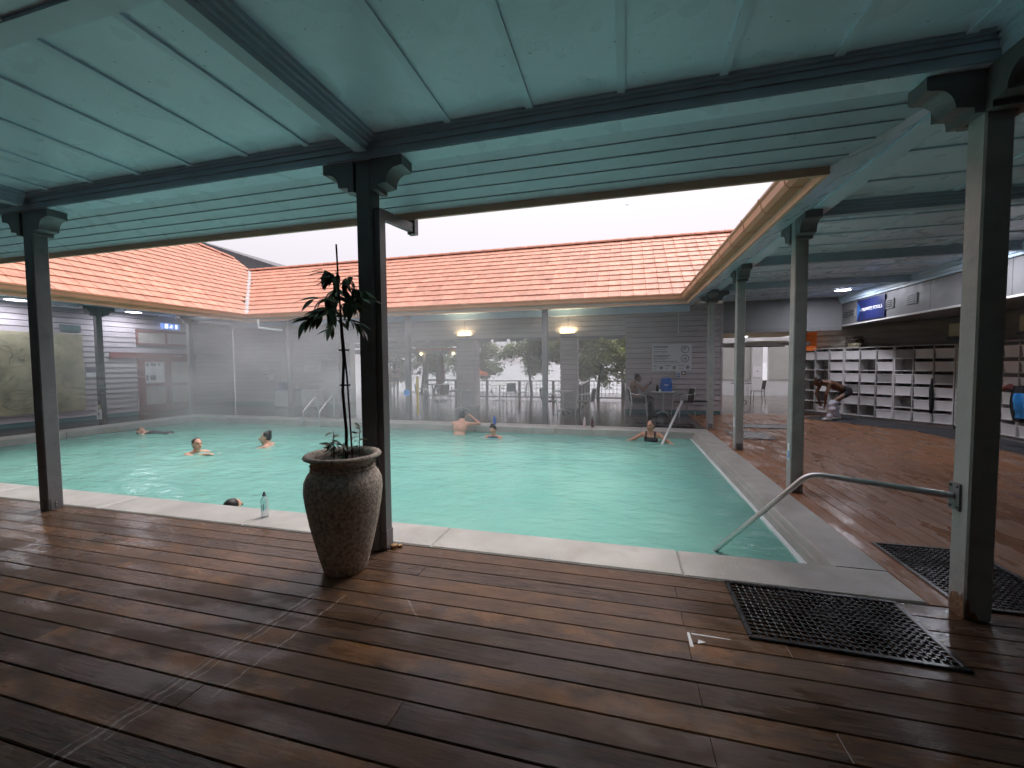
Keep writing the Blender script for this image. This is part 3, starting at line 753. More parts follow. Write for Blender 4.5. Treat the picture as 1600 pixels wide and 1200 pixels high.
wl_ = thing('wall', 'grey weatherboard wall with map and red doors at left', 'wall')
boards(wl_, (WALL_L, 3.0), (WALL_L, 14.0), .12, 3.40, (1, 0), [(7.36, 9.32, 0, 2.08), (7.36, 9.30, 2.36, 2.88)])
backing(wl_, (WALL_L, 3.0), (WALL_L, 14.0), 0, 3.4, (1, 0), .3)
MB().box(WALL_L-.02, WALL_L+.02, 3, 10.34, 0, .118).build('plinth', 'teal_dark', wl_)
wf = thing('wall', 'grey weatherboard wall at far left behind the pool ladder', 'wall')
boards(wf, (-15.85, WALL_F), (-10.75, WALL_F), .12, 3.40, (0, -1)); backing(wf, (-15.85, WALL_F), (-10.75, WALL_F), 0, 3.4, (0, -1))
MB().box(-15.85, -10.75, WALL_F-.02, WALL_F+.02, 0, .118).build('plinth', 'teal_dark', wf)
wh = thing('wall', 'weatherboard band above the cafe openings, below the far ceiling', 'wall')
boards(wh, (-10.748, WALL_F), (.09, WALL_F), 2.52, 3.40, (0, -1)); backing(wh, (-10.748, WALL_F), (.09, WALL_F), 2.5, 3.4, (0, -1), .5)
for x0, x1 in ((-8.7, -5.82), (-5.08, -2.06), (-1.46, .08)):   # open fretwork under the band
    n = max(2, int((x1-x0)/.55)); st = (x1-x0)/n
    for k in range(n):
        MB().box(x0+k*st+.06, x0+(k+1)*st-.06, WALL_F+.1, WALL_F+.14, 2.40, 2.498).build('fretwork', 'grey_panel', wh)
wsgn = thing('wall', 'grey weatherboard wall carrying the pool rules board', 'wall')
boards(wsgn, (.09, WALL_F), (2.9, WALL_F), .12, 3.40, (0, -1)); backing(wsgn, (.09, WALL_F), (2.9, WALL_F), 0, 3.4, (0, -1))
MB().box(.09, 2.9, WALL_F-.02, WALL_F+.02, 0, .118).build('plinth', 'teal_dark', wsgn)
MB().box(2.9, 2.96, WALL_F-.03, WALL_F+.12, 0, 3.39).build('corner_trim', 'weatherboard', wsgn)
for X0, X1, lab in ((-5.78, -5.12, 'boarded cafe pillar under the left wall light'), (-2.02, -1.49, 'boarded cafe pillar under the right wall light')):
    t = thing('pillar', lab, 'pillar', group='boarded pillars of the cafe front')
    boards(t, (X0, WALL_F), (X1, WALL_F), .10, 2.49, (0, -1)); boards(t, (X1, WALL_F), (X1, WALL_F+.55), .10, 2.49, (1, 0)); boards(t, (X0, WALL_F+.55), (X0, WALL_F), .10, 2.49, (-1, 0))
    MB().box(X0+.022, X1-.022, WALL_F+.022, WALL_F+.55, 0, 2.495).build('wall_core', 'grey_panel', t)
bw = thing('wall', 'dark weatherboard wall enclosing the veranda behind the viewer', 'wall')
MB().box(-16, 9, -3.1, -2.95, 0, 3.6).box(-16.1, -15.95, -3.1, 3.0, 0, 3.6).box(8.9, 9.05, -3.1, 10, 0, 3.6).build('wall_core', 'weatherboard', bw)
# right alcove: fascia, low soffit, boarded walls
wr = thing('bulkhead', 'pale grey bulkhead with vents above the cubby shelves', 'bulkhead')
yy = [3.2, 5.0, 6.8, 8.6, 10.45, 12.2, 13.98]
for a, b in zip(yy, yy[1:]): MB().box(FASC, FASC+.04, a+.004, b-.004, 2.65, 3.449).build('fascia_panel', 'fascia_grey', wr)
MB().box(FASC+.05, 9, 3.2, 15.5, 2.66, 2.72).build('soffit', 'grey_panel', wr)
MB().box(FASC+.041, FASC+.06, 3.2, 13.98, 2.655, 3.449).build('fascia_backing', 'dark_base', wr)
MB().box(FASC-.006, FASC+.05, 3.2, 13.98, 2.61, 2.648).build('edge_trim', 'cubby_edge', wr)
for yv, zc in ((13.43, 2.93), (12.98+.75, 2.9), (11.78, 2.95), (11.0, 2.95), (8.0, 2.98), (6.3, 2.98)):
    v_ = MB().box(FASC-.02, FASC-.001, yv-.17, yv+.17, zc-.11, zc+.11).build('vent', 'grey_panel', wr)
    for k in range(4): MB().box(FASC-.026, FASC-.0205, yv-.13, yv+.13, zc-.075+k*.045, zc-.05+k*.045).build('louvre', 'black_metal', v_)
CA, CB = V((7.52, 12.07, 0)), V((5.35, 15.02, 0)); CD = (CB-CA).normalized(); CN = V((CD.y*-1, CD.x, 0))
CN = V((-.805, -.593, 0))
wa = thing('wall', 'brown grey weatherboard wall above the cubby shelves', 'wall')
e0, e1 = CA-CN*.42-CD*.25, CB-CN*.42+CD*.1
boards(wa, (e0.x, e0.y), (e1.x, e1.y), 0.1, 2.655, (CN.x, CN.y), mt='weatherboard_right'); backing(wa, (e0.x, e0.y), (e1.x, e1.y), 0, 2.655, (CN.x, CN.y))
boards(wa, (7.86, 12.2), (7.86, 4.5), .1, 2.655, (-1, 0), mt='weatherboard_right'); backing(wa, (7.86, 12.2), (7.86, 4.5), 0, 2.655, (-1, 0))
og = thing('orange_panel', 'bright orange boarded panel above the cubbies beside the post', 'panel')
for k in range(4): MB().obox((5.56, 14.72, 2.03+k*.163), (.15, -.015, 0), (.008, .05, .012), (0, 0, .078)).build('slat', 'orange', og)
# ================================================================== THINGS ON THE VERANDA
# ---- door, window, signs on the left wall
dr = thing('double_door', 'red timber double door with posters behind its glass', 'door', (WALL_L, 11.34, 0))
def lbox(m, y0, y1, z0, z1, x0=-.01, x1=.04): return m.box(x0, x1, y0, y1, z0, z1)
MB().box(-.01, .05, -.98, -.86, 0, 2.0).build('jamb', 'red_timber', dr); MB().box(-.01, .05, .86, .98, 0, 2.0).build('jamb', 'red_timber', dr)
MB().box(-.01, .07, -1.75, 1.0, 1.90, 2.09).build('lintel', 'red_timber', dr)
lt = MB().add([(.0715, .18, 1.985), (.0715, .24, 1.985), (.0715, .21, 2.02)], [(0, 1, 2)])
for a_, b_ in ((.26, .29), (.30, .32), (.335, .37), (.38, .40), (.41, .45), (.46, .48)): lt.box(.0705, .0715, a_, b_, 1.985, 2.012)
lt.build('lintel_print', 'paper', dr)
for sgn in (-1, 1):
    y0, y1 = (-.855, -.004) if sgn < 0 else (.004, .855)
    lf = MB().box(0, .045, y0, y0+.10, .02, 1.895).box(0, .045, y1-.10, y1, .02, 1.895).box(0, .045, y0+.101, y1-.101, 1.80, 1.895).box(0, .045, y0+.101, y1-.101, .02, .30).box(0, .045, y0+.101, y1-.101, .93, 1.03).build('door_leaf', 'red_timber', dr)
    for za, zb in ((.302, .928), (1.032, 1.798)): MB().box(.012, .02, y0+.101, y1-.101, za, zb).build('pane', 'curtain', lf)
for k, (yy_, zz, w_, h_) in enumerate(((-.45, 1.42, .62, .7),)):
    ps = MB().box(.021, .024, yy_-w_/2, yy_+w_/2, zz-h_/2, zz+h_/2).build('poster', 'paper', dr)
    pm = MB()
    for (a, b, c, d) in ((-.27, -.17, .22, .32), (-.12, .06, .22, .32), (.12, .2, .24, .32), (-.27, -.2, -.28, -.1), (-.14, .04, -.28, -.1)): pm.box(.0245, .0255, yy_+a, yy_+b, zz+c, zz+d)
    pm.build('poster_picture', 'cloth_grey', ps)
    pl = MB()
    for r_ in range(5): pl.box(.0245, .0255, yy_-.1, yy_+.02+.03*(r_ % 3), zz+.15-r_*.05, zz+.158-r_*.05)
    pl.build('poster_print', 'ink', ps)
hw = thing('high_window', 'narrow red framed window above the double door', 'window', (WALL_L, 11.32, 2.62))
MB().box(-.01, .05, -.96, .96, .19, .25).box(-.01, .05, -.96, .96, -.25, -.19).box(-.01, .05, -.96, -.90, -.189, .189).box(-.01, .05, .90, .96, -.189, .189).box(-.01, .05, -.03, .03, -.189, .189).build('frame', 'red_timber', hw)
MB().box(.0, .01, -.899, -.031, -.189, .189).build('pane', 'curtain', hw); MB().box(.0, .01, .031, .899, -.189, .189).build('pane', 'curtain', hw)
ex = thing('exit_sign', 'small glowing exit sign hanging under the ceiling above the door', 'sign', (WALL_L+.12, 11.42, 3.06))
MB().box(-.03, .03, -.30, .30, -.095, .095).build('case', 'exit_glow', ex)
fg = MB().ell((.034, .02, .045), (.004, .02, .02)).tube([(.034, .02, .02), (.034, -.01, -.02)], .014, 6).tube([(.034, -.01, -.02), (.034, -.05, -.06)], .01, 6).tube([(.034, -.01, -.02), (.034, .04, -.065)], .01, 6).tube([(.034, .02, .015), (.034, .07, -.005)], .008, 6)
fg.build('running_figure', 'exit_white', ex); MB().box(.031, .034, -.2, -.1, -.07, .07).build('doorway_symbol', 'exit_white', ex); MB().box(.031, .034, .16, .22, -.07, .07).build('arrow_symbol', 'exit_white', ex)
mp_ = thing('wall_map', 'large faded olive yellow map panel on the left wall', 'map', (WALL_L+.026, 7.1, 1.45))
MB().box(0, .03, -2.4, 1.80, -1.12, 1.15).build('map_panel', 'map_base', mp_)
rr = random.Random(5); mk = MB()
for k in range(60):       # contour-like drawn lines
    y0, z0_ = rr.uniform(-1.6, 1.5), rr.uniform(-.9, .9); pts = []
    a = rr.uniform(0, 6.28)
    for i in range(9):
        pts.append((.032, max(-2.3, min(1.7, y0)), max(-1.05, min(1.05, z0_)))); a += rr.uniform(-.6, .6); y0 += .11*math.cos(a); z0_ += .07*math.sin(a)
    mk.tube(pts, .0015+.002*rr.random(), 4)
mk.build('map_lines', 'map_ink', mp_)
t = thing('wall_vent', 'grey vent grille above the wall map', 'vent', (WALL_L+.026, 8.64, 2.77))
MB().box(0, .03, -.24, .24, -.10, .10).build('frame', 'grey_panel', t)
for k in range(6): MB().box(.031, .04, -.21, .21, -.085+k*.03, -.07+k*.03).build('louvre', 'teal_dark', t)
t = thing('picture_notice', 'small landscape picture notice between the map and left post', 'notice', (WALL_L+.026, 9.16, 1.47))
MB().box(0, .012, -.2, .2, -.15, .15).build('card', 'paper', t)
MB().box(.0125, .0135, -.2, .2, -.02, .15).build('photo', 'cloth_grey', t)
t = thing('notice', 'white printed notice on the far left wall above the dispenser', 'notice', (-14.22, WALL_F-.03, 1.43))
MB().box(-.15, .15, -.012, 0, -.22, .24).build('card', 'paper', t)
pm = MB().box(-.12, .10, -.0135, -.0125, .15, .19).box(-.12, .08, -.0135, -.0125, .06, .075).box(-.1, -.03, -.0135, -.0125, -.07, 0).box(.02, .1, -.0135, -.0125, -.07, 0).box(-.12, .12, -.0135, -.0125, -.19, -.12)
pm.build('print', 'ink', t)
t = thing('dispenser', 'small white wall dispenser beside the far left notice', 'dispenser', (-13.88, WALL_F-.03, 1.16))
autosmooth(MB().cbox(-.1, .1, -.12, 0, -.12, .12, .03).build('body', 'paper', t)); MB().cbox(-.04, .1, -.11, -.01, -.19, -.122, .02).build('spout', 'grey_panel', t)
t = thing('wall_sign', 'white text sign on the wall behind the pool ladder', 'sign', (-11.92, WALL_F-.03, 1.58))
MB().box(-.38, .38, -.03, 0, -.21, .21).build('panel', 'paper', t)
pm = MB()
for k in range(4): pm.box(-.32, .30-.05*(k % 2), -.0315, -.0305, .12-k*.07, .13-k*.07)
pm.lathe([(.03, 0), (.03, .001)], (-.30, -.031, -.15), 10); pm.box(-.24, -.02, -.0315, -.0305, -.155, -.14); pm.build('print', 'ink', t)
# ---- pool rules board
t = thing('rules_board', 'grey pool rules board with round pictograms on the far wall', 'sign', (1.49, WALL_F-.028, 1.77))
MB().box(-.585, .585, -.015, 0, -.42, .43).build('panel', 'sign_grey', t)
rr = random.Random(3)
def textline(z, x0, x1, h=.016):
    m_ = MB(); x_ = x0
    while x_ < x1:
        l = rr.uniform(.02, .07); m_.box(x_, min(x_+l, x1), -.0165, -.0155, z-h/2, z+h/2); x_ += l+.012
    return m_
for z, a, b, h in ((.36, -.54, -.12, .02), (.325, -.54, -.08, .02), (.26, -.54, -.16, .012), (.20, -.54, -.14, .014), (.155, -.54, -.13, .012), (.07, -.54, -.02, .022), (.03, -.54, -.1, .02), (-.02, -.54, -.05, .014), (-.06, -.54, -.2, .012), (-.11, -.54, .16, .018), (-.165, -.54, .25, .014), (-.25, -.54, -.4, .018), (-.25, -.2, -.02, .018), (-.25, .2, .36, .014), (-.29, -.54, -.4, .01), (-.34, -.54, -.43, .01), (-.34, -.18, -.1, .014), (-.34, .2, .36, .01)):
    textline(z, a, b, h).build('text_line', 'ink', t)
def ring(cx, cz, r, th):
    m_ = MB(); n = 28
    for k in range(n):
        a0, a1 = 2*math.pi*k/n, 2*math.pi*(k+1)/n
        m_.add([(cx+q*math.cos(a), -.0168, cz+q*math.sin(a)) for a, q in ((a0, r-th), (a0, r), (a1, r), (a1, r-th))], [(0, 1, 2, 3)])
    return m_
for (cx, cz, r) in ((.39, .255, .115), (.39, -.03, .115), (-.31, -.31, .055), (.075, -.31, .055), (.47, -.30, .058)):
    ring(cx, cz, r, .014 if r > .1 else .008).build('pictogram_ring', 'ink', t)
    if r > .1 and cz > 0: MB().tube([(cx-.05, -.017, cz-.06), (cx-.05, -.017, cz+.02), (cx+.05, -.017, cz+.045)], .009, 6).ell((cx+.0, -.017, cz+.05), (.022, .002, .018)).build('pictogram', 'ink', t)
    elif r > .1: MB().add([(cx-.01, -.0175, cz-.02), (cx+.05, -.0175, cz-.02), (cx+.02, -.0175, cz+.04)], [(0, 1, 2)]).box(cx-.05, cx-.035, -.0175, -.0165, cz-.02, cz+.03).box(cx-.06, cx+.06, -.0175, -.0165, cz-.05, cz-.042).build('pictogram', 'ink', t)
    else: MB().add([(cx-.03, -.0175, cz-.035), (cx+.02, -.0175, cz-.035), (cx+.03, -.0175, cz+.02), (cx-.005, -.0175, cz+.04)], [(0, 1, 2, 3)]).build('pictogram', 'ink', t)
t = thing('notice', 'small blue and white notice just below the rules board', 'notice', (1.70, WALL_F-.028, 1.24)); MB().box(-.065, .065, -.01, 0, -.1, .1).build('card', 'paper', t)
for k in range(3): MB().box(-.05, .05, -.012, -.0105, -.08+k*.055, -.05+k*.055).build('print', 'sign_blue', t)
t = thing('notice', 'tiny red round notice below the rules board corner', 'notice', (1.84, WALL_F-.028, 1.285)); MB().box(-.055, .055, -.01, 0, -.055, .055).build('card', 'cloth_red', t); MB().ell((0, -.012, 0), (.035, .003, .035)).build('print', 'paper', t)
# ---- private pools sign
t = thing('hanging_sign', 'navy sign reading private pools on the right bulkhead', 'sign', (FASC-.012, 12.52, 2.94))
MB().box(-.02, .006, -.60, .60, -.27, .27).build('panel', 'navy', t)
text('PRIVATE POOLS', .125, 'lettering', 'paper', t, (-.022, -.06, .0), (R(90), 0, R(-90)))
MB().add([(-.0215, .47, .0), (-.0215, .44, .018), (-.0215, .44, -.018)], [(0, 1, 2)]).build('arrow', 'paper', t)
MB().add([(-.0212, .60, -.27), (-.0212, .60, .24), (-.0212, .44, .05), (-.0212, .52, -.1)], [(0, 1, 2, 3)]).build('flourish', 'sign_blue', t)

# ---- lamps
def downlight(loc, label, r=.17, watts=14):
    t = thing('ceiling_light', label, 'light', loc, 0, 'round ceiling lights')
    MB().lathe([(r+.02, .0), (r+.02, -.02), (r, -.035), (r, -.02)], (0, 0, 0), 28, True).build('rim', 'alu', t)
    MB().lathe([(r*.98, -.022), (r*.7, -.038), (.01, -.042)], (0, 0, 0), 24).build('diffuser', 'lamp_white', t)
    ld = bpy.data.lights.new('lamp', 'AREA'); ld.shape = 'DISK'; ld.size = r*1.8; ld.energy = watts; ld.color = (.88, .9, 1)
    lo = bpy.data.objects.new('lamp', ld); col.objects.link(lo); lo.parent = t; lo.location = (0, 0, -.05)
downlight((5.32, 8.66, CZ-.001), 'lit round ceiling light beside the nearest right post', .17, 20)
downlight((5.4, 12.47, CZ-.001), 'lit round ceiling light in front of the navy sign', .17, 20)
downlight((-15.2, 9.9, CZ-.051), 'lit round ceiling light behind the left row post', .2, 12)
downlight((-15.2, 7.2, CZ-.051), 'lit round ceiling light at far left edge above the map', .2, 12)
t = thing('smoke_detector', 'small white smoke detector on the right teal ceiling', 'detector', (4.35, 9.1, CZ-.001)); MB().lathe([(.055, 0), (.055, -.02), (.035, -.035), (.005, -.036)], n=16).build('body', 'paper', t)
for X, lab, lab2 in ((-5.45, 'glowing wall light on the left boarded cafe pillar', 'l'), (-1.78, 'glowing wall light on the right boarded cafe pillar', 'r')):
    t = thing('wall_light', lab, 'light', (X, WALL_F-.045, 2.60), 0, 'warm wall lights of the cafe front')
    MB().box(-.24, .24, -.10, .02, -.035, .03).build('housing', 'grey_panel', t)
    MB().box(-.22, .22, -.09, .0, .031, .04).build('tube_light', 'lamp_warm', t)
    MB().tube([(.02, -.01, .04), (.02, -.01, .60)], .008, 6).build('conduit', 'black_metal', t)
    ld = bpy.data.lights.new('lamp', 'AREA'); ld.shape = 'RECTANGLE'; ld.size = .42; ld.size_y = .07; ld.energy = 6; ld.color = (1, .78, .42)
    lo = bpy.data.objects.new('lamp', ld); col.objects.link(lo); lo.parent = t; lo.location = (0, -.05, .045); lo.rotation_euler = (R(180), 0, 0)
t = thing('pull_cord', 'thin pale pull cord hanging above the rules board', 'cord', (1.56, 13.0, 2.52)); MB().tube([(0, 0, 0), (.004, 0, .4), (0, 0, .86)], .006, 6).build('cord', 'paper', t); MB().lathe([(.012, -.05), (.016, -.02), (.008, 0)], n=10).build('bob', 'paper', t)

# ---- downpipes
t = thing('downpipe', 'dark rainwater pipe running down the post behind the pot', 'pipe', (-1.990, 3.17, 0))
MB().box(-.027, .027, -.045, .045, .02, 2.90).build('pipe', 'downpipe', t)
MB().obox((-.01, .29, 2.91), (.027, 0, 0), (0, .31, .03), (0, -.004, .04)).build('offset_arm', 'downpipe', t)
MB().box(-.05, .03, .565, .635, 2.88, 3.08).build('outlet', 'downpipe', t)
MB().box(-.0285, .033, -.051, .051, .02, .17).build('joiner', 'downpipe', t)
MB().tube([(.06, .02, .004), (.06, .02, .03)], .03, 12).tube([(.10, .05, .004), (.10, .05, .02)], .02, 10).build('drain_fitting', 'brass', t)
t = thing('downpipe', 'pale pipe elbow below the far gutter near the valley', 'pipe', (-10.9, 10.5, 2.75)); MB().tube([(0, 0, .30), (0, 0, .05), (.5, .42, -.02)], .035, 8).build('pipe', 'rim_white', t)

# ---- handrails
def pipe(pts, r, name, mt, par):
    # rounded corners
    P_ = [V(p) for p in pts]; out = [P_[0]]
    for i in range(1, len(P_)-1):
        a, b, c = P_[i-1], P_[i], P_[i+1]; l = min(.09, (b-a).length*.4, (c-b).length*.4)
        p0 = b+(a-b).normalized()*l; p1 = b+(c-b).normalized()*l
        for k in range(6):
            t_ = k/5; out.append(p0*(1-t_)**2+b*2*t_*(1-t_)+p1*t_**2)
    out.append(P_[-1]); o = MB().tube(out, r, 12).build(name, mt, par, smooth=False); return autosmooth(o, .9)
t = thing('handrail', 'bent metal handrail from nearest right post into the pool', 'handrail', (2.045, 3.24, 0))
pipe([(-.012, -.005, .745), (-.67, .36, .755), (-1.30, 1.0, -.30)], .021, 'rail', 'alu', t)
MB().box(-.012, .0005, -.05, .035, .66, .83).build('wall_plate', 'post', t)
for yy_, zz in ((-.035, .68), (-.035, .81), (.02, .68), (.02, .81)): MB().tube([(-.018, yy_, zz), (-.011, yy_, zz)], .007, 8).build('screw', 'black_metal', t)
t = thing('handrail', 'white handrail sloping into the pool by the far right corner', 'handrail', (1.985, 10.95, 0))
pipe([(-.005, 0, .66), (-.62, -.42, .69)], .018, 'dark_bar', 'black_metal', t); pipe([(-.62, -.42, .70), (-1.28, -1.75, -.35)], .026, 'rail', 'alu', t)
t = thing('pool_ladder', 'chrome pool ladder with two looped rails at the far edge', 'ladder', (-8.75, 10.2, 0))
for x_ in (-.28, .28): pipe([(x_, -.07, -.9), (x_, -.07, .26), (x_+.02, .48, .70), (x_+.02, .55, .68), (x_+.02, .55, .012)], .022, 'rail', 'steel', t)
for z in (-.16, -.42, -.68): MB().box(-.26, .26, -.10, -.04, z-.015, z+.015).build('rung', 'steel', t)

# ---- rubber mats (raised rim, lattice of ribs with studs)
def mat_(name, label, loc, rz, w_, d_, detail=True):
    t = thing(name, label, 'mat', loc, rz, 'black rubber drainage mats')
    h = .014; rim = MB()
    for (x0, x1, y0, y1) in ((-w_/2, w_/2, -d_/2, -d_/2+.03), (-w_/2, w_/2, d_/2-.03, d_/2), (-w_/2, -w_/2+.03, -d_/2+.0305, d_/2-.0305), (w_/2-.03, w_/2, -d_/2+.0305, d_/2-.0305)):
        rim.cbox(x0, x1, y0, y1, .001, h, .006)
    rim.build('rim', 'rubber', t)
    if detail:
        s = .038; gr = MB(); n, m2 = int((w_-.06)/s), int((d_-.06)/s); sx, sy = (w_-.06)/n, (d_-.06)/m2
        for i in range(1, n): X = -w_/2+.03+i*sx; gr.box(X-.005, X+.005, -d_/2+.03, d_/2-.03, .001, .0095)
        for j in range(1, m2): Y = -d_/2+.03+j*sy; gr.box(-w_/2+.03, w_/2-.03, Y-.005, Y+.005, .001, .009)
        gr.build('lattice', 'rubber', t)
        st = MB()
        for i in range(1, n):
            for j in range(1, m2):
                X = -w_/2+.03+i*sx; Y = -d_/2+.03+j*sy
                st.lathe([(.0095, .009), (.0085, .0135), (.004, .0150)], (X, Y, 0), 8)
        tag(st.build('stud', 'rubber', t), kind='stuff')
    else: MB().box(-w_/2+.03, w_/2-.03, -d_/2+.0305, d_/2-.0305, .001, .009).build('sheet', 'rubber', t)
    return t
mat_('rubber_mat', 'black rubber mat in front of the near pool corner', (1.235, 2.925, .001), R(-1), 1.03, .66)
mat_('rubber_mat', 'black rubber mat along the right coping behind the nearest post', (2.48, 3.78, .001), R(90), 1.02, .72)
mat_('rubber_mat', 'dark mat on the far deck behind the woman in black', (1.05, 11.35, .001), 0, 1.4, .5, False)
mat_('rubber_mat', 'dark mat between the third post and the corner post', (2.7, 10.1, .001), R(90), 1.0, .8, False)
mat_('rubber_mat', 'dark mat at the entrance of the bright passage', (3.4, 11.6, .001), 0, 1.3, .7, False)
cp = tag(MB().add([(5.5, 14.1, .006), (4.9, 13.6, .006), (6.5, 11.5, .006), (6.6, 7.6, .006), (7.6, 7.6, .006), (7.5, 12.0, .006), (6.1, 14.1, .006)], [tuple(range(7))]).build('carpet', 'carpet'), 'grey carpet strip running along the foot of the cubbies', 'carpet')

# ---- cubby shelves and baskets
CW, CH, CDp = .39, .315, .38
def basket_mesh(name, mt):
    m_ = MB(); w0, w1, d_, h = .16, .172, .15, .215
    def ring_(z, wx, dy): return [(-wx, -dy, z), (wx, -dy, z), (wx, dy, z), (-wx, dy, z)]
    vs = ring_(0, w0, d_-.02)+ring_(h, w1, d_)+ring_(h, w1-.012, d_-.012)+ring_(.012, w0-.012, d_-.032)
    fs = [(3, 2, 1, 0)]+[(i, (i+1) % 4, 4+(i+1) % 4, 4+i) for i in range(4)]+[(4+i, 4+(i+1) % 4, 8+(i+1) % 4, 8+i) for i in range(4)]+[(8+i, 8+(i+1) % 4, 12+(i+1) % 4, 12+i) for i in range(4)]+[(12, 13, 14, 15)]
    m_.add(vs, fs)
    for k in range(5):
        x_ = -.11+k*.055; m_.add([(x_-.006, -d_+.012, .02), (x_+.006, -d_+.012, .02), (x_+.007, -d_-.006, h-.03), (x_-.007, -d_-.006, h-.03)], [(0, 1, 2, 3)])
    m_.box(-w1-.006, w1+.006, -d_-.012, -d_-.001, h-.022, h+.002)
    return m_.mesh(name, mt)
bk_w, bk_g = basket_mesh('basket', 'basket'), basket_mesh('basket_grey', 'basket_grey')
ordn = ['top', 'second', 'third', 'fourth', 'fifth', 'bottom']
def cubby(p, d, n, lab, grid, where, ncol=3):
    """p: front left foot, d: along the front, n: out of the front"""
    ang = math.atan2(d.y, d.x)
    t = thing('cubby_shelf', lab, 'shelves', (p.x, p.y, 0), ang, 'cubby shelves along the right wall')
    H = 6*CH+.10
    for i in range(ncol+1):
        th = .022 if i in (0, ncol) else .011
        MB().box(i*CW-th+(.022 if i == 0 else 0)-(.0 if i < ncol else .0), i*CW+th-(.022 if i == ncol else 0), 0, CDp, .10, H).build('upright', 'cubby_edge' if i in (0, ncol) else 'cubby', t)
    for r_ in range(7):
        for i in range(ncol): MB().box(i*CW+.023, (i+1)*CW-.023, .002, CDp-.012, .10+r_*CH-.009, .10+r_*CH+.009).build('shelf', 'cubby_edge', t)
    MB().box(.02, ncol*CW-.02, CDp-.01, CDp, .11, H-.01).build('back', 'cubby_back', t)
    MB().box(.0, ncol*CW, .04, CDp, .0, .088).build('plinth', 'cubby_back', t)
    for r_, row in enumerate(grid):
        for i, ch in enumerate(row):
            if ch == '.': continue
            z = .10+(5-r_)*CH+.0095
            c = p+d*((i+.5)*CW)-n*.165
            bk = link('basket', bk_g if ch in 'gu' else bk_w, None, (c.x, c.y, z), ang+random.uniform(-.05, .05))
            colr = 'grey' if ch in 'gu' else 'white'
            tag(bk, f'{colr} plastic basket, {ordn[r_]} row, {["left", "middle", "right"][i]} column of {where}', 'basket', 'baskets in the cubbies')
            if ch in 'uoc':
                nm, mt, cl = {'u': ('towel', 'cloth_blue', 'dark blue'), 'o': ('shirt', 'cloth_orange', 'orange'), 'c': ('clothes', 'cloth_black', 'black')}[ch]
                rr_ = random.Random(i*7+r_); m_ = MB()
                pts = []
                nx_, ny_ = 8, 7
                for b in range(ny_):
                    for a in range(nx_):
                        u, v_ = a/(nx_-1)-.5, b/(ny_-1)-.5
                        pts.append((u*.27, v_*.24, .17+.05*math.cos(u*2.6)*math.cos(v_*2.6)+rr_.uniform(-.014, .014)))
                m_.add(pts, [(b*nx_+a, b*nx_+a+1, (b+1)*nx_+a+1, (b+1)*nx_+a) for b in range(ny_-1) for a in range(nx_-1)])
                k = len(pts); m_.add([(-.12, -.11, .08), (.12, -.11, .08), (.12, .11, .08), (-.12, .11, .08)], [(3, 2, 1, 0)])
                tag(m_.build(nm, mt, None, (c.x, c.y, z), ang, smooth=True), f'{cl} {nm} in {ordn[r_]} row basket of {where}', nm)
    return t
d_ = (CA-V((6.1, 13.99, 0))).normalized(); d_ = V((.593, -.805, 0)); nA = V((-.805, -.593, 0))
U0 = CA-d_*3*1.18
cubby(U0, d_, nA, 'cubby shelf partly hidden by the post, with the stooping man in front', ['www', '..w', '..c', '.w.', '...', '.ww'], 'the cubby behind the stooping man')
cubby(U0+d_*1.18, d_, nA, 'cubby shelf just right of the stooping man', ['www', 'w.w', 'wwg', 'uww', 'www', '..w'], 'the cubby just right of the stooping man')
cubby(U0+d_*2.36, d_, nA, 'cubby shelf left of the nearest post, with a black strap hanging', ['gwc', '.cw', 'wwg', 'cwo', '.ww', 'www'], 'the cubby with the black strap')
d2, n2 = V((0, -1, 0)), V((-1, 0, 0))
cubby(V((7.46, 11.95, 0)), d2, n2, 'cubby shelf mostly hidden behind the nearest post', ['www', 'www', 'w.w', 'wwo', 'www', 'www'], 'the cubby hidden by the nearest post')
cubby(V((7.46, 10.765, 0)), d2, n2, 'cubby shelf at the right edge of the view', ['www', 'www', 'wcw', 'wow', 'www', 'www'], 'the cubby at the right edge')
c = U0+d_*(2.36+2*CW)+nA*.02
t = tag(MB().tube([(0, 0, 0), (.01, .005, .25), (-.01, 0, .55), (.0, .005, .85)], [.03, .045, .04, .015], 8).build('strap', 'cloth_black', None, (c.x, c.y, .33), smooth=True), 'long black furled bag hanging down the cubby front', 'bag')
# wire wreath on top of the cubby
c = U0+d_*1.30-nA*.22
t = thing('wire_basket', 'round wire and wicker basket standing on top of the cubbies', 'basket', (c.x, c.y, 2.002))
rr = random.Random(8); m_ = MB()
for k in range(30):
    a = rr.uniform(0, 6.28); b = rr.uniform(.2, 1.2); pts = [(.2*math.cos(a+b*s)*(.8+.2*math.sin(3*s)), .16*math.sin(a+b*s), .03+.28*i/6) for i, s in enumerate([0, .2, .4, .6, .8, 1.0, 1.2])]
    m_.tube(pts, .006, 5)
for k in range(4): m_.tube([(.21*math.cos(a), .17*math.sin(a), .05+.08*k) for a in [2*math.pi*i/16 for i in range(17)]], .008, 5)
m_.build('wire', 'wicker', t); MB().lathe([(.15, .01), (.17, .12), (.14, .13)], n=14).build('contents', 'cream', t)
for (yy_, lab) in ((12.05, 'cream panel on the wall above the strap cubby'), (10.2, 'cream panel on the wall at the right edge')):
    t = thing('light_panel', lab, 'panel', (7.60, yy_, 2.33), 0, 'cream wall panels above the cubbies')
    autosmooth(MB().cbox(0, .1, -.62, .42, -.16, .17, .02).build('panel', 'cream', t)); MB().box(-.02, .12, -.63, .43, -.22, -.165).build('ledge', 'black_metal', t)
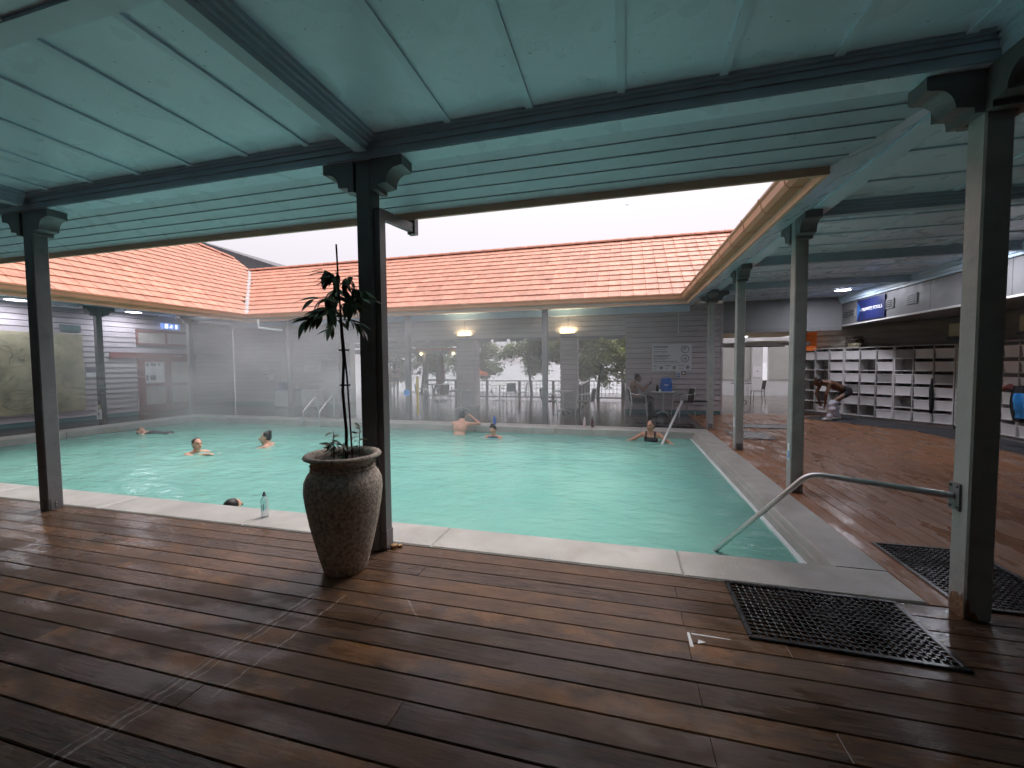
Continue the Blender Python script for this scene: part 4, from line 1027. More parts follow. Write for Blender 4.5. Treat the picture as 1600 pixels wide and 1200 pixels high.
# jackets at the right edge
t = thing('jacket', 'black and light blue jacket hanging at the right edge cubby', 'jacket', (6.55, 9.0, .55))
def drape(w_, h, seed, depth=.08):
    rr_ = random.Random(seed); m_ = MB(); n, k = 12, 12; vs = []
    for s in (1, -1):
        for j in range(k+1):
            for i in range(n+1):
                u = i/n-.5; v_ = j/k; wv_ = .035*math.sin(u*16+v_*3+seed)+.02*math.sin(u*31+seed)
                half = w_*(.5+.22*math.sin(v_*2.4)); vs.append((s*depth*math.cos(u*math.pi)*(.4+.6*math.sin(math.pi*min(1, v_+.15)))+wv_, u*2*half, (1-v_)*h))
    o = (n+1)*(k+1)
    for q in (0, o):
        for j in range(k):
            for i in range(n):
                f = (q+j*(n+1)+i, q+j*(n+1)+i+1, q+(j+1)*(n+1)+i+1, q+(j+1)*(n+1)+i); m_.f.append(f if q else f[::-1]); m_.mi.append(0)
    m_.v = vs; return m_
drape(.26, .62, 2).build('body', 'cloth_black', t, smooth=True)
drape(.12, .42, 5, .11).build('sleeve', 'blue_disc', t, (-.07, -.10, .08), smooth=True)
MB().tube([(-.05, .18, .60), (-.02, .42, .54), (.0, .62, .42)], [.05, .045, .03], 8).build('strap', 'cloth_red', t)
t2 = MB().tube([(0, 0, .5), (.0, 0, .52)], .01, 6)

# ---- potted plant
pot = thing('potted_plant', 'tall speckled urn with a slim staked young tree', 'plant', (-2.11, 2.775, 0))
prof = [(.158, .0), (.166, .02), (.182, .08), (.217, .22), (.252, .38), (.278, .53), (.291, .64), (.286, .71), (.262, .765), (.240, .79), (.232, .80), (.240, .806), (.240, .814), (.230, .82), (.232, .83), (.228, .845), (.234, .865), (.262, .885), (.284, .895), (.287, .907), (.278, .92), (.255, .922), (.235, .912), (.212, .88), (.212, .84), (.20, .835)]
autosmooth(MB().lathe(prof, n=48).build('urn', 'pot', pot), 1.0)
sl = MB().lathe([(.205, .86), (.15, .868), (.01, .872)], n=20).build('soil', 'soil', pot)
# texture ridge around the neck
m_ = MB()
for k in range(40):
    a = 2*math.pi*k/40; m_.ell((.233*math.cos(a), .233*math.sin(a), .838+.006*math.sin(5*a)), (.012, .012, .010), n=6, m=4)
m_.build('neck_band', 'pot', pot)
trk = [(0.03, 0, .86), (.035, 0, 1.1), (.02, -.01, 1.4), (.03, 0, 1.65), (.015, 0, 1.85), (.01, 0, 2.05), (.0, 0, 2.22), (-.02, 0, 2.33)]
MB().tube(trk, [.012, .012, .011, .011, .009, .007, .005, .003], 8).build('trunk', 'bark_thin', pot, smooth=True)
MB().tube([(.078, .01, .86), (.055, .0, 1.5), (.02, -.02, 2.1), (.005, -.02, 2.52)], .0065, 8).build('stake', 'stake', pot)
for z, x_ in ((1.45, .035), (1.72, .035), (1.98, .02)): MB().box(x_-.035, x_+.035, -.018, .018, z-.006, z+.006).build('tie', 'black_plastic', pot)
def leaf_mesh(L, W):
    m_ = MB(); n = 6; vs = []; fs = []
    for i in range(n+1):
        t_ = i/n; wd = W*math.sin(math.pi*min(1, t_**.8*1.0))*(1 if t_ < 1 else 0)+.0008; z = -.25*L*t_*t_
        vs += [(L*t_, -wd, z+.15*wd), (L*t_, 0, z-.10*wd), (L*t_, wd, z+.15*wd)]
    for i in range(n): fs += [(i*3, i*3+1, i*3+4, i*3+3), (i*3+1, i*3+2, i*3+5, i*3+4)]
    me = m_.add(vs, fs).mesh('leaf', 'leaf_dark', True); return me
leaves = [leaf_mesh(.12, .020), leaf_mesh(.15, .024), leaf_mesh(.10, .017)]
rr = random.Random(4)
def put_leaf(par, p, yaw_, drop, k, s=1):
    o = link('leaf', leaves[k], par, p); o.rotation_euler = (rr.uniform(-.5, .5), drop, yaw_); o.scale = (s, s, s); return o
# branches then leaves
br = [((.01, 0, 2.02), 2.9, .24, .02), ((.01, 0, 1.98), 3.6, .22, -.02), ((0, 0, 2.12), 2.4, .17, .10), ((0, 0, 2.15), .2, .20, .02), ((0, 0, 2.05), -.4, .22, .0), ((0, 0, 2.2), 1.2, .12, .10), ((0, 0, 2.22), 3.2, .12, .12), ((.01, 0, 1.95), 2.7, .15, -.06), ((.01, 0, 1.95), .3, .15, -.05), ((0, 0, 2.2), -1.3, .14, .08), ((.01, 0, 2.08), 3.0, .27, .05), ((0, 0, 2.1), .0, .24, .0), ((0, 0, 2.0), 3.4, .26, -.05), ((.01, 0, 2.0), 4.5, .18, .0)]
for (b0, a, L, rise_) in br:
    b0 = V(b0); tip = b0+V((L*math.cos(a), L*math.sin(a), rise_)); mid_ = b0.lerp(tip, .5)+V((0, 0, .03))
    MB().tube([b0, mid_, tip], [.004, .003, .002], 5).build('branch', 'bark_thin', pot)
    for k in range(10):
        t_ = .3+.7*k/9; p = b0.lerp(tip, t_)+V((0, 0, .03*(1-abs(2*t_-1))))
        put_leaf(pot, p, a+rr.uniform(-1.5, 1.5), rr.uniform(-.1, 1.15), rr.choice((0, 1, 1, 2)), rr.uniform(.8, 1.15))
for k in range(12): put_leaf(pot, (rr.uniform(-.02, .02), rr.uniform(-.02, .02), rr.uniform(2.05, 2.32)), rr.uniform(0, 6.28), rr.uniform(-.3, .9), rr.choice((0, 1, 2)))
for (x_, y_, h, n) in ((-.09, .0, .22, 10), (-.03, -.06, .17, 8), (.13, .02, .27, 10), (.05, -.07, .15, 8), (-.13, .03, .13, 6)):   # seedlings at the base
    MB().tube([(x_, y_, .865), (x_-.02+.04*rr.random(), y_, .865+h)], .0028, 5).build('stem', 'bark_thin', pot)
    for k in range(n): put_leaf(pot, (x_, y_, .87+h*(.35+.65*k/n)), rr.uniform(0, 6.28), rr.uniform(-.6, .5), 2, rr.uniform(.7, 1.0))

# ---- bottles
def bottle(loc, label, mt, capm, h=.24, r=.035, print_=False):
    t = thing('bottle', label, 'bottle', loc)
    k = h/.24
    autosmooth(MB().lathe([(r*.7, .0), (r*.97, .008), (r, .03*k), (r*.9, .055*k), (r, .08*k), (r, .15*k), (r*.93, .165*k), (r, .18*k), (r*.75, .20*k), (r*.42, .212*k), (r*.40, .222*k)], n=20).build('body', mt, t), .9)
    MB().lathe([(r*.48, .2225*k), (r*.48, .236*k), (r*.3, .243*k), (r*.22, .262*k), (r*.1, .266*k)], n=14).build('cap', capm, t)
    if print_:
        pm = MB()
        for (a, z, dz) in ((-1.5, .09, .05), (-1.2, .13, .006), (-1.0, .08, .07), (-1.75, .07, .012), (-1.3, .105, .006)):
            c0 = V((math.cos(a), math.sin(a), 0)); s0 = V((-c0.y, c0.x, 0)); q = c0*(r+.0012)
            pm.add([q-s0*.003+V((0, 0, z)), q+s0*.003+V((0, 0, z)), q+s0*.003+V((0, 0, z+dz)), q-s0*.003+V((0, 0, z+dz))], [(0, 1, 2, 3)])
        pm.build('print', 'ink', t)
    return t
bottle((-3.64, 3.50, .0125), 'clear plastic water bottle with black cap on the near coping', 'plastic_clear', 'black_plastic', .245, .037, True)
bottle((-3.28, 10.5, .0125), 'blue bottle on the far coping behind the woman in blue', 'bottle_blue', 'bottle_blue', .22, .045)
bottle((-.92, 10.5, .0125), 'pale pink bottle standing left on the far coping', 'bottle_pink', 'paper', .23, .036)
bottle((-.72, 10.5, .0125), 'dark red bottle beside the pale pink one on the coping', 'bottle_dark', 'black_plastic', .24, .038)

# ---- cafe chairs and tables
def armchair(loc, rz, label):
    t = thing('armchair', label, 'chair', loc, rz, 'aluminium wicker armchairs')
    for s in (-1, 1):      # faces +x
        leg = MB().tube([(.25, s*.27, 0), (.21, s*.26, .40), (.20, s*.265, .60), (.10, s*.275, .66), (-.12, s*.27, .66), (-.25, s*.20, .70)], .0135, 8).build('arm_frame', 'alu', t)
        MB().tube([(-.26, s*.24, 0), (-.20, s*.24, .40), (-.27, s*.21, .82)], .0135, 8).build('leg', 'alu', t)
    MB().tube([(-.27, -.21, .82), (-.31, -.1, .85), (-.31, .1, .85), (-.27, .21, .82)], .0135, 8).build('top_rail', 'alu', t)
    MB().cbox(-.21, .22, -.23, .23, .40, .43, .01).build('seat', 'wicker', t)
    bk = MB(); n = 8
    for j in range(2):
        for i in range(n+1):
            a = (i/n-.5)*2; bk.v.append((-.215-.06*j-.05*(1-a*a), a*.20, .44+.37*j))
    for i in range(n): bk.f.append((i, i+1, n+2+i, n+1+i)); bk.mi.append(0)
    b2_ = MB().add(bk.v+[(x_-.012, y_, z) for x_, y_, z in bk.v], [f for f in bk.f]+[tuple(i+2*(n+1) for i in f[::-1]) for f in bk.f]); b2_.build('backrest', 'wicker', t)
    return t
def side_chair(loc, rz, label, h=1.0):
    t = thing('chair', label, 'chair', loc, rz, 'dark cafe chairs'); s_ = .45*h
    for s in (-1, 1):
        MB().tube([(.20, s*.19, 0), (.17, s*.18, s_)], .011, 6).build('leg', 'black_metal', t); MB().tube([(-.24, s*.2, 0), (-.19, s*.18, s_), (-.25, s*.18, s_+.40)], .011, 6).build('leg', 'black_metal', t)
    MB().cbox(-.20, .20, -.20, .20, s_, s_+.02, .008).build('seat', 'black_plastic', t)
    MB().add([(-.195, -.18, s_+.08), (-.195, .18, s_+.08), (-.25, .18, s_+.42), (-.25, -.18, s_+.42), (-.215, -.18, s_+.08), (-.215, .18, s_+.08), (-.27, .18, s_+.42), (-.27, -.18, s_+.42)], [(0,1,2,3),(7,6,5,4),(0,4,5,1),(1,5,6,2),(2,6,7,3),(3,7,4,0)]).build('backrest', 'black_plastic', t)
    return t
def table(loc, label, r=.33, h=.74, mt='alu', top='table_top'):
    t = thing('table', label, 'table', loc, 0, 'round cafe tables')
    MB().lathe([(r-.01, h-.022), (r, h-.015), (r, h-.004), (r-.006, h)], n=28).build('table_top', top, t)
    MB().lathe([(.035, .10), (.03, .14), (.03, h-.06), (.06, h-.023)], n=14).build('column', mt, t)
    for k in range(4):
        a = k*math.pi/2+.5; c0, s0 = math.cos(a), math.sin(a); MB().tube([(.03*c0, .03*s0, .14), (.15*c0, .15*s0, .10), (.31*c0, .31*s0, .015)], .014, 6).build('foot', mt, t)
    return t
table((1.20, 13.45, 0), 'round table with a blue bag, below the rules board')
armchair((.48, 13.35, 0), .0, 'armchair the man in brown sits on')
armchair((1.78, 13.45, 0), math.pi+.3, 'empty armchair right of the table with the blue bag')
table((-1.86, 13.40, 0), 'round table in front of the right boarded pillar')
armchair((-2.25, 13.15, 0), .15, 'armchair left of the right pillar table, beside the far post')
armchair((-1.12, 13.2, 0), math.pi-.2, 'armchair right of the right pillar table, against the railing view')
table((-5.38, 13.35, 0), 'round table in front of the left boarded pillar', .36)
table((-4.95, 16.6, 0), 'white topped table between the pillars on the cafe terrace', .42, .76)
side_chair((-5.75, 16.4, 0), .1, 'dark chair left of the table between the pillars')
side_chair((-4.0, 16.5, 0), math.pi+.1, 'dark chair right of the table between the pillars')
side_chair((-4.35, 15.9, 0), 2.2, 'dark chair nearest the left boarded pillar on its right side')
table((-8.0, 16.6, 0), 'white topped table left of the left boarded pillar', .45, .76)
side_chair((-8.5, 16.0, 0), .6, 'dark chair left of the white topped table behind the far post')
side_chair((-7.1, 16.7, 0), math.pi, 'dark chair right of the white topped table behind the far post')
armchair((-7.05, 15.4, 0), 2.6, 'empty armchair just left of the left boarded pillar')
armchair((-7.75, 15.2, 0), .4, 'empty armchair behind the yellow pole')
# bag and thermos on the man's table
t = thing('bag', 'upright blue bag standing on the table below the rules board', 'bag', (1.27, 13.45, .74))
m_ = MB(); n = 10
rings = [(.0, .17, .09), (.03, .19, .10), (.16, .185, .095), (.28, .17, .08), (.36, .15, .05), (.40, .14, .02)]
for z, a, b in rings:
    for k in range(n): th = 2*math.pi*k/n; cx_, cy_ = math.cos(th), math.sin(th); m_.v.append((a*math.copysign(abs(cx_)**.6, cx_)+.04*z, b*math.copysign(abs(cy_)**.6, cy_), z+.01*math.sin(3*th+z*9)))
m_.f = [(i*n+k, i*n+(k+1) % n, (i+1)*n+(k+1) % n, (i+1)*n+k) for i in range(len(rings)-1) for k in range(n)]+[tuple(range(n-1, -1, -1)), tuple(range(5*n, 6*n))]; m_.mi = [0]*len(m_.f)
m_.build('body', 'bag_blue', t, smooth=True)
MB().box(-.05, .07, -.104, -.098, .19, .21).build('print', 'paper', t); MB().tube([(-.08, 0, .39), (-.04, 0, .44), (.06, 0, .44), (.1, 0, .39)], .008, 6).build('handle', 'bag_blue', t)
t = thing('flask', 'black drinking flask left of the blue bag', 'flask', (1.03, 13.42, .74)); MB().lathe([(.035, 0), (.04, .01), (.04, .13), (.03, .15), (.03, .19), (.02, .2)], n=14).build('body', 'black_plastic', t)
t = thing('cup', 'small white cup between the flask and the blue bag', 'cup', (1.10, 13.32, .74)); MB().lathe([(.025, 0), (.035, .07), (.032, .07), (.022, .006)], n=14).build('body', 'paper', t)
# towel bins
def bin_(loc, w_, d_, h, label, topm):
    t = thing('towel_bin', label, 'bin', loc, 0, 'towel bins by the far wall'); MB().cbox(-w_/2, w_/2, -d_/2, d_/2, .05, h, .015).build('body', 'white_wall', t)
    MB().cbox(-w_/2-.02, w_/2+.02, -d_/2-.02, d_/2+.02, h+.001, h+.05, .012).build('lid', topm, t)
    for sx in (-1, 1):
        for sy in (-1, 1): MB().box(sx*(w_/2-.03)-.02, sx*(w_/2-.03)+.02, sy*(d_/2-.03)-.02, sy*(d_/2-.03)+.02, 0, .049).build('foot', 'black_plastic', t)
bin_((-12.55, 13.35, 0), .82, .5, .66, 'white bin with purple blue lid left of the far post', 'swim_blue')
bin_((-11.55, 13.5, 0), .62, .5, .72, 'white bin with brown top right of the far post', 'wicker')
tag(MB().cbox(-.13, .13, -.1, .1, 0, .27, .01).build('carton', 'swim_blue', None, (-12.78, 13.35, .711)), 'purple blue carton standing on the left towel bin', 'carton')
tag(MB().cbox(-.12, .12, -.08, .08, 0, .25, .01).build('carton', 'cream', None, (-12.30, 13.38, .711)), 'pale green yellow carton on the towel bin beside the post', 'carton')
# rescue pole, blue disc
t = thing('rescue_pole', 'yellow pole standing beside the far post with blue disc', 'pole', (-5.86, 11.15, 0)); MB().tube([(0, 0, .12), (0, 0, 1.25)], .035, 10).build('pole', 'yellow_paint', t); MB().tube([(0, 0, .14), (.05, -.02, .10), (.08, -.02, .03), (.04, 0, .012), (-.02, 0, .03)], .014, 8).build('hook', 'alu', t)
t = thing('round_sign', 'light blue round sign fixed low on the far post', 'sign', (-6.07, ROWF-.073, .80)); o = MB().lathe([(.10, 0), (.10, .012)], n=24).build('disc', 'blue_disc', t); o.rotation_euler = (R(90), 0, 0)

# ---- steam over the hot water
sm = MB().box(-15.8, 1.40, 6.0, 13.93, -.10, 2.98).build('steam', 'steam'); tag(sm, 'white steam drifting over the hot pool', None, None, 'stuff')
# ================================================================== OUTSIDE THE CAFE FRONT
def railing(a, b, label, n, h=.86):
    a, b = V(a), V(b); d = (b-a); L = d.length; d = d.normalized()
    t = thing('railing', label, 'railing', group='terrace railings'); side = V((-d.y, d.x, 0))
    c = (a+b)/2
    MB().obox(c+V((0, 0, h-.02)), d*(L/2), side*.06, V((0, 0, .02))).build('top_rail', 'rail_wood', t)
    MB().obox(c+V((0, 0, .10)), d*(L/2), side*.03, V((0, 0, .025))).build('bottom_rail', 'rail_wood', t)
    for k in range(n+1): p = a+d*(L*k/n); MB().obox(p+V((0, 0, h/2-.022)), d*.055, side*.055, V((0, 0, h/2-.022))).build('post', 'rail_wood', t)
    for k in range(n):
        p0 = a+d*(L*k/n+.07); l = L/n-.14; wm_ = MB()
        m2 = max(2, int(l/.16))
        for i in range(1, m2): q = p0+d*(l*i/m2); wm_.obox(q+V((0, 0, (h+.08)/2)), d*.009, side*.009, V((0, 0, (h-.16)/2)))
        for z in (.30, .48, .66): wm_.obox(p0+d*(l/2)+V((0, 0, z)), d*(l/2), side*.006, V((0, 0, .008)))
        wm_.build('wire_panel', 'wire', t)
railing((-9.3, 18.6, 0), (-1.45, 18.6, 0), 'long wooden railing at the lake side of the terrace', 5)
railing((-1.45, 18.6, 0), (-1.45, 14.6, 0), 'railing running back from the lake to the right boarded pillar', 3)
railing((-1.45, 18.62, 0), (2.9, 18.62, 0), 'wooden railing between the right pillar and the rules wall', 3)

def tree(loc, h, spread, label, seed, mt='leaf_tree', trunks=1, lean=(0, 0), nleaf=2600, cz=None, flat=.8):
    rr_ = random.Random(seed); t = thing('tree', label, 'tree', loc, 0, 'trees along the lake shore')
    tips = []; tr = MB()
    cz = cz or h*.68
    for k in range(trunks):
        a = 6.28*k/max(1, trunks)+rr_.uniform(-.4, .4); off = V((math.cos(a), math.sin(a), 0))*(.22 if trunks > 1 else 0)
        top = V((lean[0]+off.x*2.6, lean[1]+off.y*2, cz))
        mid_ = (off+top)*.5+V((rr_.uniform(-.1, .1), 0, -.1))
        tr.tube([off, mid_, top], [.10, .075, .045], 8)
        for q in range(6):
            a2 = rr_.uniform(0, 6.28); ln = spread*rr_.uniform(.45, .85); s = mid_.lerp(top, rr_.uniform(.2, 1)); e = s+V((math.cos(a2)*ln, math.sin(a2)*ln, rr_.uniform(.1, .8)*h*.22)); tr.tube([s, s.lerp(e, .5)+V((0, 0, .08)), e], [.035, .024, .01], 6); tips.append(e)
        tips.append(top+V((0, 0, h*.15)))
    tr.build('trunk', 'bark', t)
    clumps = [e+V((rr_.gauss(0, .25), rr_.gauss(0, .25), rr_.gauss(0, .2))) for e in tips for _ in range(3)]
    clumps += [V((lean[0]+rr_.gauss(0, spread*.45), lean[1]+rr_.gauss(0, spread*.45), cz+h*.1+rr_.gauss(0, h*.12))) for _ in range(14)]
    cr = MB()
    for i in range(int(nleaf*2.3)):
        c0 = rr_.choice(clumps); p = c0+V((rr_.gauss(0, .2), rr_.gauss(0, .2), rr_.gauss(0, .16)*flat*1.2)); s = rr_.uniform(.055, .10)
        u = V((rr_.gauss(0, 1), rr_.gauss(0, 1), rr_.gauss(0, .5))).normalized(); w2 = u.cross(V((rr_.gauss(0, 1), rr_.gauss(0, 1), rr_.gauss(0, 1)))).normalized()
        cr.add([p-u*s, p+w2*s*.5, p+u*s, p-w2*s*.5], [(0, 1, 2, 3)])
    cr.build('crown', mt, t)
tree((-7.6, 21.3, -.9), 4.3, 1.35, 'bushy lakeside tree right of the left boarded pillar', 1, 'leaf_tree', 1, nleaf=4200)
tree((-4.35, 21.6, -.9), 4.9, 1.55, 'leafy lakeside tree behind the far post between pillars', 2, 'leaf_tree', 2, nleaf=5200)
tree((-2.15, 20.8, -.9), 4.6, 1.3, 'lakeside tree with three trunks just right of the right pillar', 3, 'leaf_tree', 3, nleaf=4200)
tree((-1.2, 20.6, -.9), 4.6, 1.3, 'pale green leaning tree near the railing corner', 4, 'leaf_tree_pale', 1, (.3, 0), nleaf=4200)
tree((.1, 21.3, -.9), 4.5, 1.3, 'tree half hidden by the rules wall', 5, 'leaf_tree_pale', 1, (-.2, 0), nleaf=3800)
tree((-11.4, 22.5, -.9), 4.4, 1.4, 'leaning bare trunked tree seen through the terrace shelter', 6, 'leaf_tree', 2, (.7, 0), nleaf=2600)
tree((-13.6, 22.5, -.9), 4.2, 1.2, 'tree behind the two standing women', 7, 'leaf_tree', 1, nleaf=2600)
# low planting under the railing
for k, (x_, lab) in enumerate(((-6.9, 'low shrub below the railing left of the far post'), (-3.2, 'low shrub below the railing right of the far post'), (.9, 'low shrub below the railing near the rules wall'), (2.2, 'low shrub below the railing behind the rules wall'))):
    rr_ = random.Random(40+k); t = thing('shrub', lab, 'shrub', (x_, 20.3, -.9), 0, 'low shrubs on the shore'); m_ = MB()
    for i in range(1500):
        p = V((rr_.gauss(0, .5), rr_.gauss(0, .3), .45+rr_.gauss(0, .22))); u = V((rr_.gauss(0, 1), rr_.gauss(0, 1), rr_.gauss(0, .6))).normalized(); w2 = u.cross(V((rr_.gauss(0, 1), rr_.gauss(0, 1), 1))).normalized(); s = .05
        m_.add([p-u*s, p+w2*s*.5, p+u*s, p-w2*s*.5], [(0, 1, 2, 3)])
    m_.build('crown', 'hedge', t); s_ = MB()
    for i in range(5): s_.tube([(0, 0, 0), (rr_.gauss(0, .3), rr_.gauss(0, .2), .6)], [.02, .008], 5)
    s_.build('trunk', 'bark', t)
# jetty on the lake
t = thing('jetty', 'dark low jetty on the lake beyond the railing', 'jetty', (-2, 27, -1.05))
MB().box(-7, 6, -.6, .6, .42, .52).build('walkway', 'rail_wood', t)
for k in range(8): MB().tube([(-6.5+k*1.7, -.45, -.5), (-6.5+k*1.7, -.45, .95)], .07, 8).build('pile', 'bark', t)
# orange parasol
t = thing('parasol', 'orange parasol on the shore right of the left pillar', 'parasol', (-7.4, 20.0, -.2))
pm = MB(); n = 8
for k in range(n):
    a0, a1 = 2*math.pi*k/n, 2*math.pi*(k+1)/n
    o = MB().add([(0, 0, 1.72), (.85*math.cos(a0), .85*math.sin(a0), 1.36), (.85*math.cos(a1), .85*math.sin(a1), 1.36), (.83*math.cos(a1), .83*math.sin(a1), 1.24), (.83*math.cos(a0), .83*math.sin(a0), 1.24)], [(0, 1, 2), (1, 4, 3, 2)]).build('canopy_panel', 'orange', t)
MB().tube([(0, 0, 0), (0, 0, 1.76)], .02, 8).build('pole', 'alu', t)
# shelter at left: posts, beams, lamps, tiled strip, glass screen
t = thing('shelter', 'grey open shelter with beams and small lamps over the left terrace', 'shelter')
for (x_, y_) in ((-10.5, 19.0), (-9.45, 18.9), (-7.6, 18.9), (-12.6, 19.0)): MB().box(x_-.09, x_+.09, y_-.09, y_+.09, 0, 2.18).build('post', 'terrace_roof', t)
MB().box(-14, -6.6, 18.75, 19.05, 2.18, 2.42).build('beam', 'terrace_roof', t); MB().box(-14, -6.6, 16.9, 17.1, 2.42, 2.55).build('beam', 'terrace_roof', t)
MB().add([(-14, 16.5, 2.56), (-6.6, 16.5, 2.56), (-6.6, 20.5, 2.75), (-14, 20.5, 2.75), (-14, 16.5, 2.60), (-6.6, 16.5, 2.60), (-6.6, 20.5, 2.80), (-14, 20.5, 2.80)], [(3, 2, 1, 0), (4, 5, 6, 7), (0, 1, 5, 4), (1, 2, 6, 5), (2, 3, 7, 6), (3, 0, 4, 7)]).build('roof_sheet', 'terrace_roof', t)
MB().box(-9.9, -6.7, 18.6, 18.74, 2.30, 2.42).build('tile_strip', 'tile', t)
for x_ in (-9.6, -7.9): MB().ell((x_, 18.7, 2.14), (.05, .05, .05)).build('lamp_bulb', 'lamp_warm', t)
gs = thing('glass_screen', 'clear glass wind screen panel under the shelter', 'screen'); MB().box(-9.35, -7.7, 18.86, 18.87, .9, 2.17).build('pane', 'glass', gs); MB().box(-9.36, -7.69, 18.84, 18.89, .86, .899).build('frame', 'terrace_roof', gs)
# stone clad wall piece seen left of the centre post
t = thing('stone_wall', 'pale stone clad wall seen beside the potted tree trunk', 'wall', (0, 0, 0)); rr_ = random.Random(9)
MB().box(-13.2, -11.35, 15.62, 15.9, 0, 2.6).build('wall_core', 'pale_wall', t)
z = .02
while z < 2.5:
    hh = rr_.uniform(.10, .16); x_ = -13.2
    while x_ < -11.36:
        w_ = rr_.uniform(.18, .42); x1 = min(x_+w_, -11.35); MB().box(x_+.006, x1-.006, 15.56-rr_.uniform(0, .03), 15.619, z+.006, z+hh-.006).build('stone', 'stone_white', t); x_ += w_
    z += hh
t = thing('shrub', 'small green shrub at the foot of the stone clad wall', 'shrub', (-11.5, 15.1, 0)); m_ = MB(); rr_ = random.Random(77)
for i in range(700):
    p = V((rr_.gauss(0, .16), rr_.gauss(0, .12), .42+rr_.gauss(0, .14))); u = V((rr_.gauss(0, 1), rr_.gauss(0, 1), rr_.gauss(0, .6))).normalized(); w2 = u.cross(V((rr_.gauss(0, 1), 1, rr_.gauss(0, 1)))).normalized(); s = .04
    m_.add([p-u*s, p+w2*s*.5, p+u*s, p-w2*s*.5], [(0, 1, 2, 3)])
m_.build('crown', 'hedge', t); MB().lathe([(.12, 0), (.17, .28), (.15, .28), (.14, .25)], n=14).build('pot', 'grey_panel', t)
# folded parasol behind the yellow pole
t = thing('folded_parasol', 'folded dark red parasol behind the yellow pole', 'parasol', (-7.75, 16.9, 0)); MB().lathe([(.25, .0), (.25, .05), (.03, .07)], n=16).build('base', 'black_metal', t); MB().tube([(0, 0, .06), (0, 0, 2.3)], .022, 8).build('pole', 'alu', t)
MB().lathe([(.10, .75), (.22, .95), (.20, 1.2), (.11, 1.8), (.03, 2.22)], n=9).build('canopy', 'cloth_red', t); MB().lathe([(.13, .28), (.2, .5), (.10, .74)], n=9).build('cover_skirt', 'cloth_teal', t)

# ---- bright passage on the right: header panels, building beyond, furniture
t = thing('passage_header', 'grey header panel and beams over the bright passage', 'header')
MB().box(2.97, 6.14, 14.02, 14.12, 2.60, 3.52).build('panel', 'grey_panel', t)
MB().box(2.97, 6.04, 13.96, 14.13, 2.50, 2.598).build('lintel', 'fascia_grey', t)
MB().box(2.97, 5.5, 14.6, 14.8, 2.12, 2.22).build('beam', 'pale_wall', t)
MB().box(2.97, 5.5, 14.14, 17.0, 2.50, 2.56).build('ceiling', 'cream', t)
MB().box(2.97, 5.6, 16.9, 17.1, 2.16, 2.27).build('beam', 'black_metal', t)
MB().box(4.3, 5.6, 16.6, 16.8, 2.20, 2.36).build('beam', 'pale_wall', t)
MB().box(2.86, 2.899, 14.13, 18.4, 0, 2.6).build('side_panel', 'weatherboard', t)
downlight((3.95, 15.6, 2.499), 'warm round light in the passage ceiling', .12, 5)
b_ = thing('pavilion', 'pale pavilion wall beyond the bright passage', 'building')
xs = [2.2, 3.7, 5.05, 5.5, 7.5, 9]
MB().box(2.0, 3.9, 23.2, 23.4, -.9, 3.2).build('wall_panel', 'cream', b_)
MB().box(3.905, 6.1, 22.9, 23.1, .75, 2.35).build('wall_panel', 'pale_wall', b_)
MB().box(6.9, 9.5, 22.9, 23.1, .75, 2.35).build('wall_panel', 'pale_wall', b_)
MB().box(6.12, 6.58, 22.7, 23.0, -.9, 2.6).build('column', 'white_wall', b_)
MB().box(3.9, 9.5, 22.92, 23.12, 2.352, 2.8).build('header', 'white_wall', b_)
MB().box(3.9, 6.1, 22.95, 23.1, -.9, .745).build('lower_panel', 'white_wall', b_); MB().box(6.6, 9.5, 22.95, 23.1, -.9, .745).build('lower_panel', 'white_wall', b_)
MB().box(2.75, 3.45, 23.15, 23.198, .9, 1.8).build('window', 'white_wall', b_)
t = thing('notice', 'white notice on the pavilion column beyond the passage', 'notice', (6.35, 22.68, 1.15)); MB().box(-.2, .2, 0, .015, -.27, .27).build('card', 'paper', t); MB().box(-.03, .03, -.002, -.001, .0, .04).build('print', 'ink', t)
t = table((4.62, 18.6, 0), 'dark pedestal table standing in the bright passage', .38, .78, 'black_metal', 'black_plastic')
side_chair((5.25, 18.7, 0), math.pi, 'dark chair beside the pedestal table in the passage')
t = thing('folding_frame', 'thin dark folding frame left of the passage table', 'frame', (3.75, 19.2, 0)); 
for p in (((-.2, 0, 0), (-.1, 0, 1.0)), ((.0, 0, 0), (-.05, 0, 1.0)), ((.28, 0, .0), (.02, 0, .95)), ((-.4, 0, .02), (.05, 0, .02))): MB().tube(p, .012, 6).build('leg', 'black_metal', t)
# gull in the sky
t = thing('gull', 'tiny gull flying in the pale sky', 'bird', (.25, 30, 12.4)); m_ = MB().ell((0, 0, 0), (.035, .09, .03)).add([(-.2, 0, .08), (-.1, .03, .05), (0, .03, 0), (0, -.03, 0), (-.1, -.02, .05), (.2, 0, .065), (.1, .03, .05), (.1, -.02, .05)], [(0, 1, 4), (1, 2, 3, 4), (2, 6, 7, 3), (6, 5, 7)])
m_.build('body', 'gull', t)

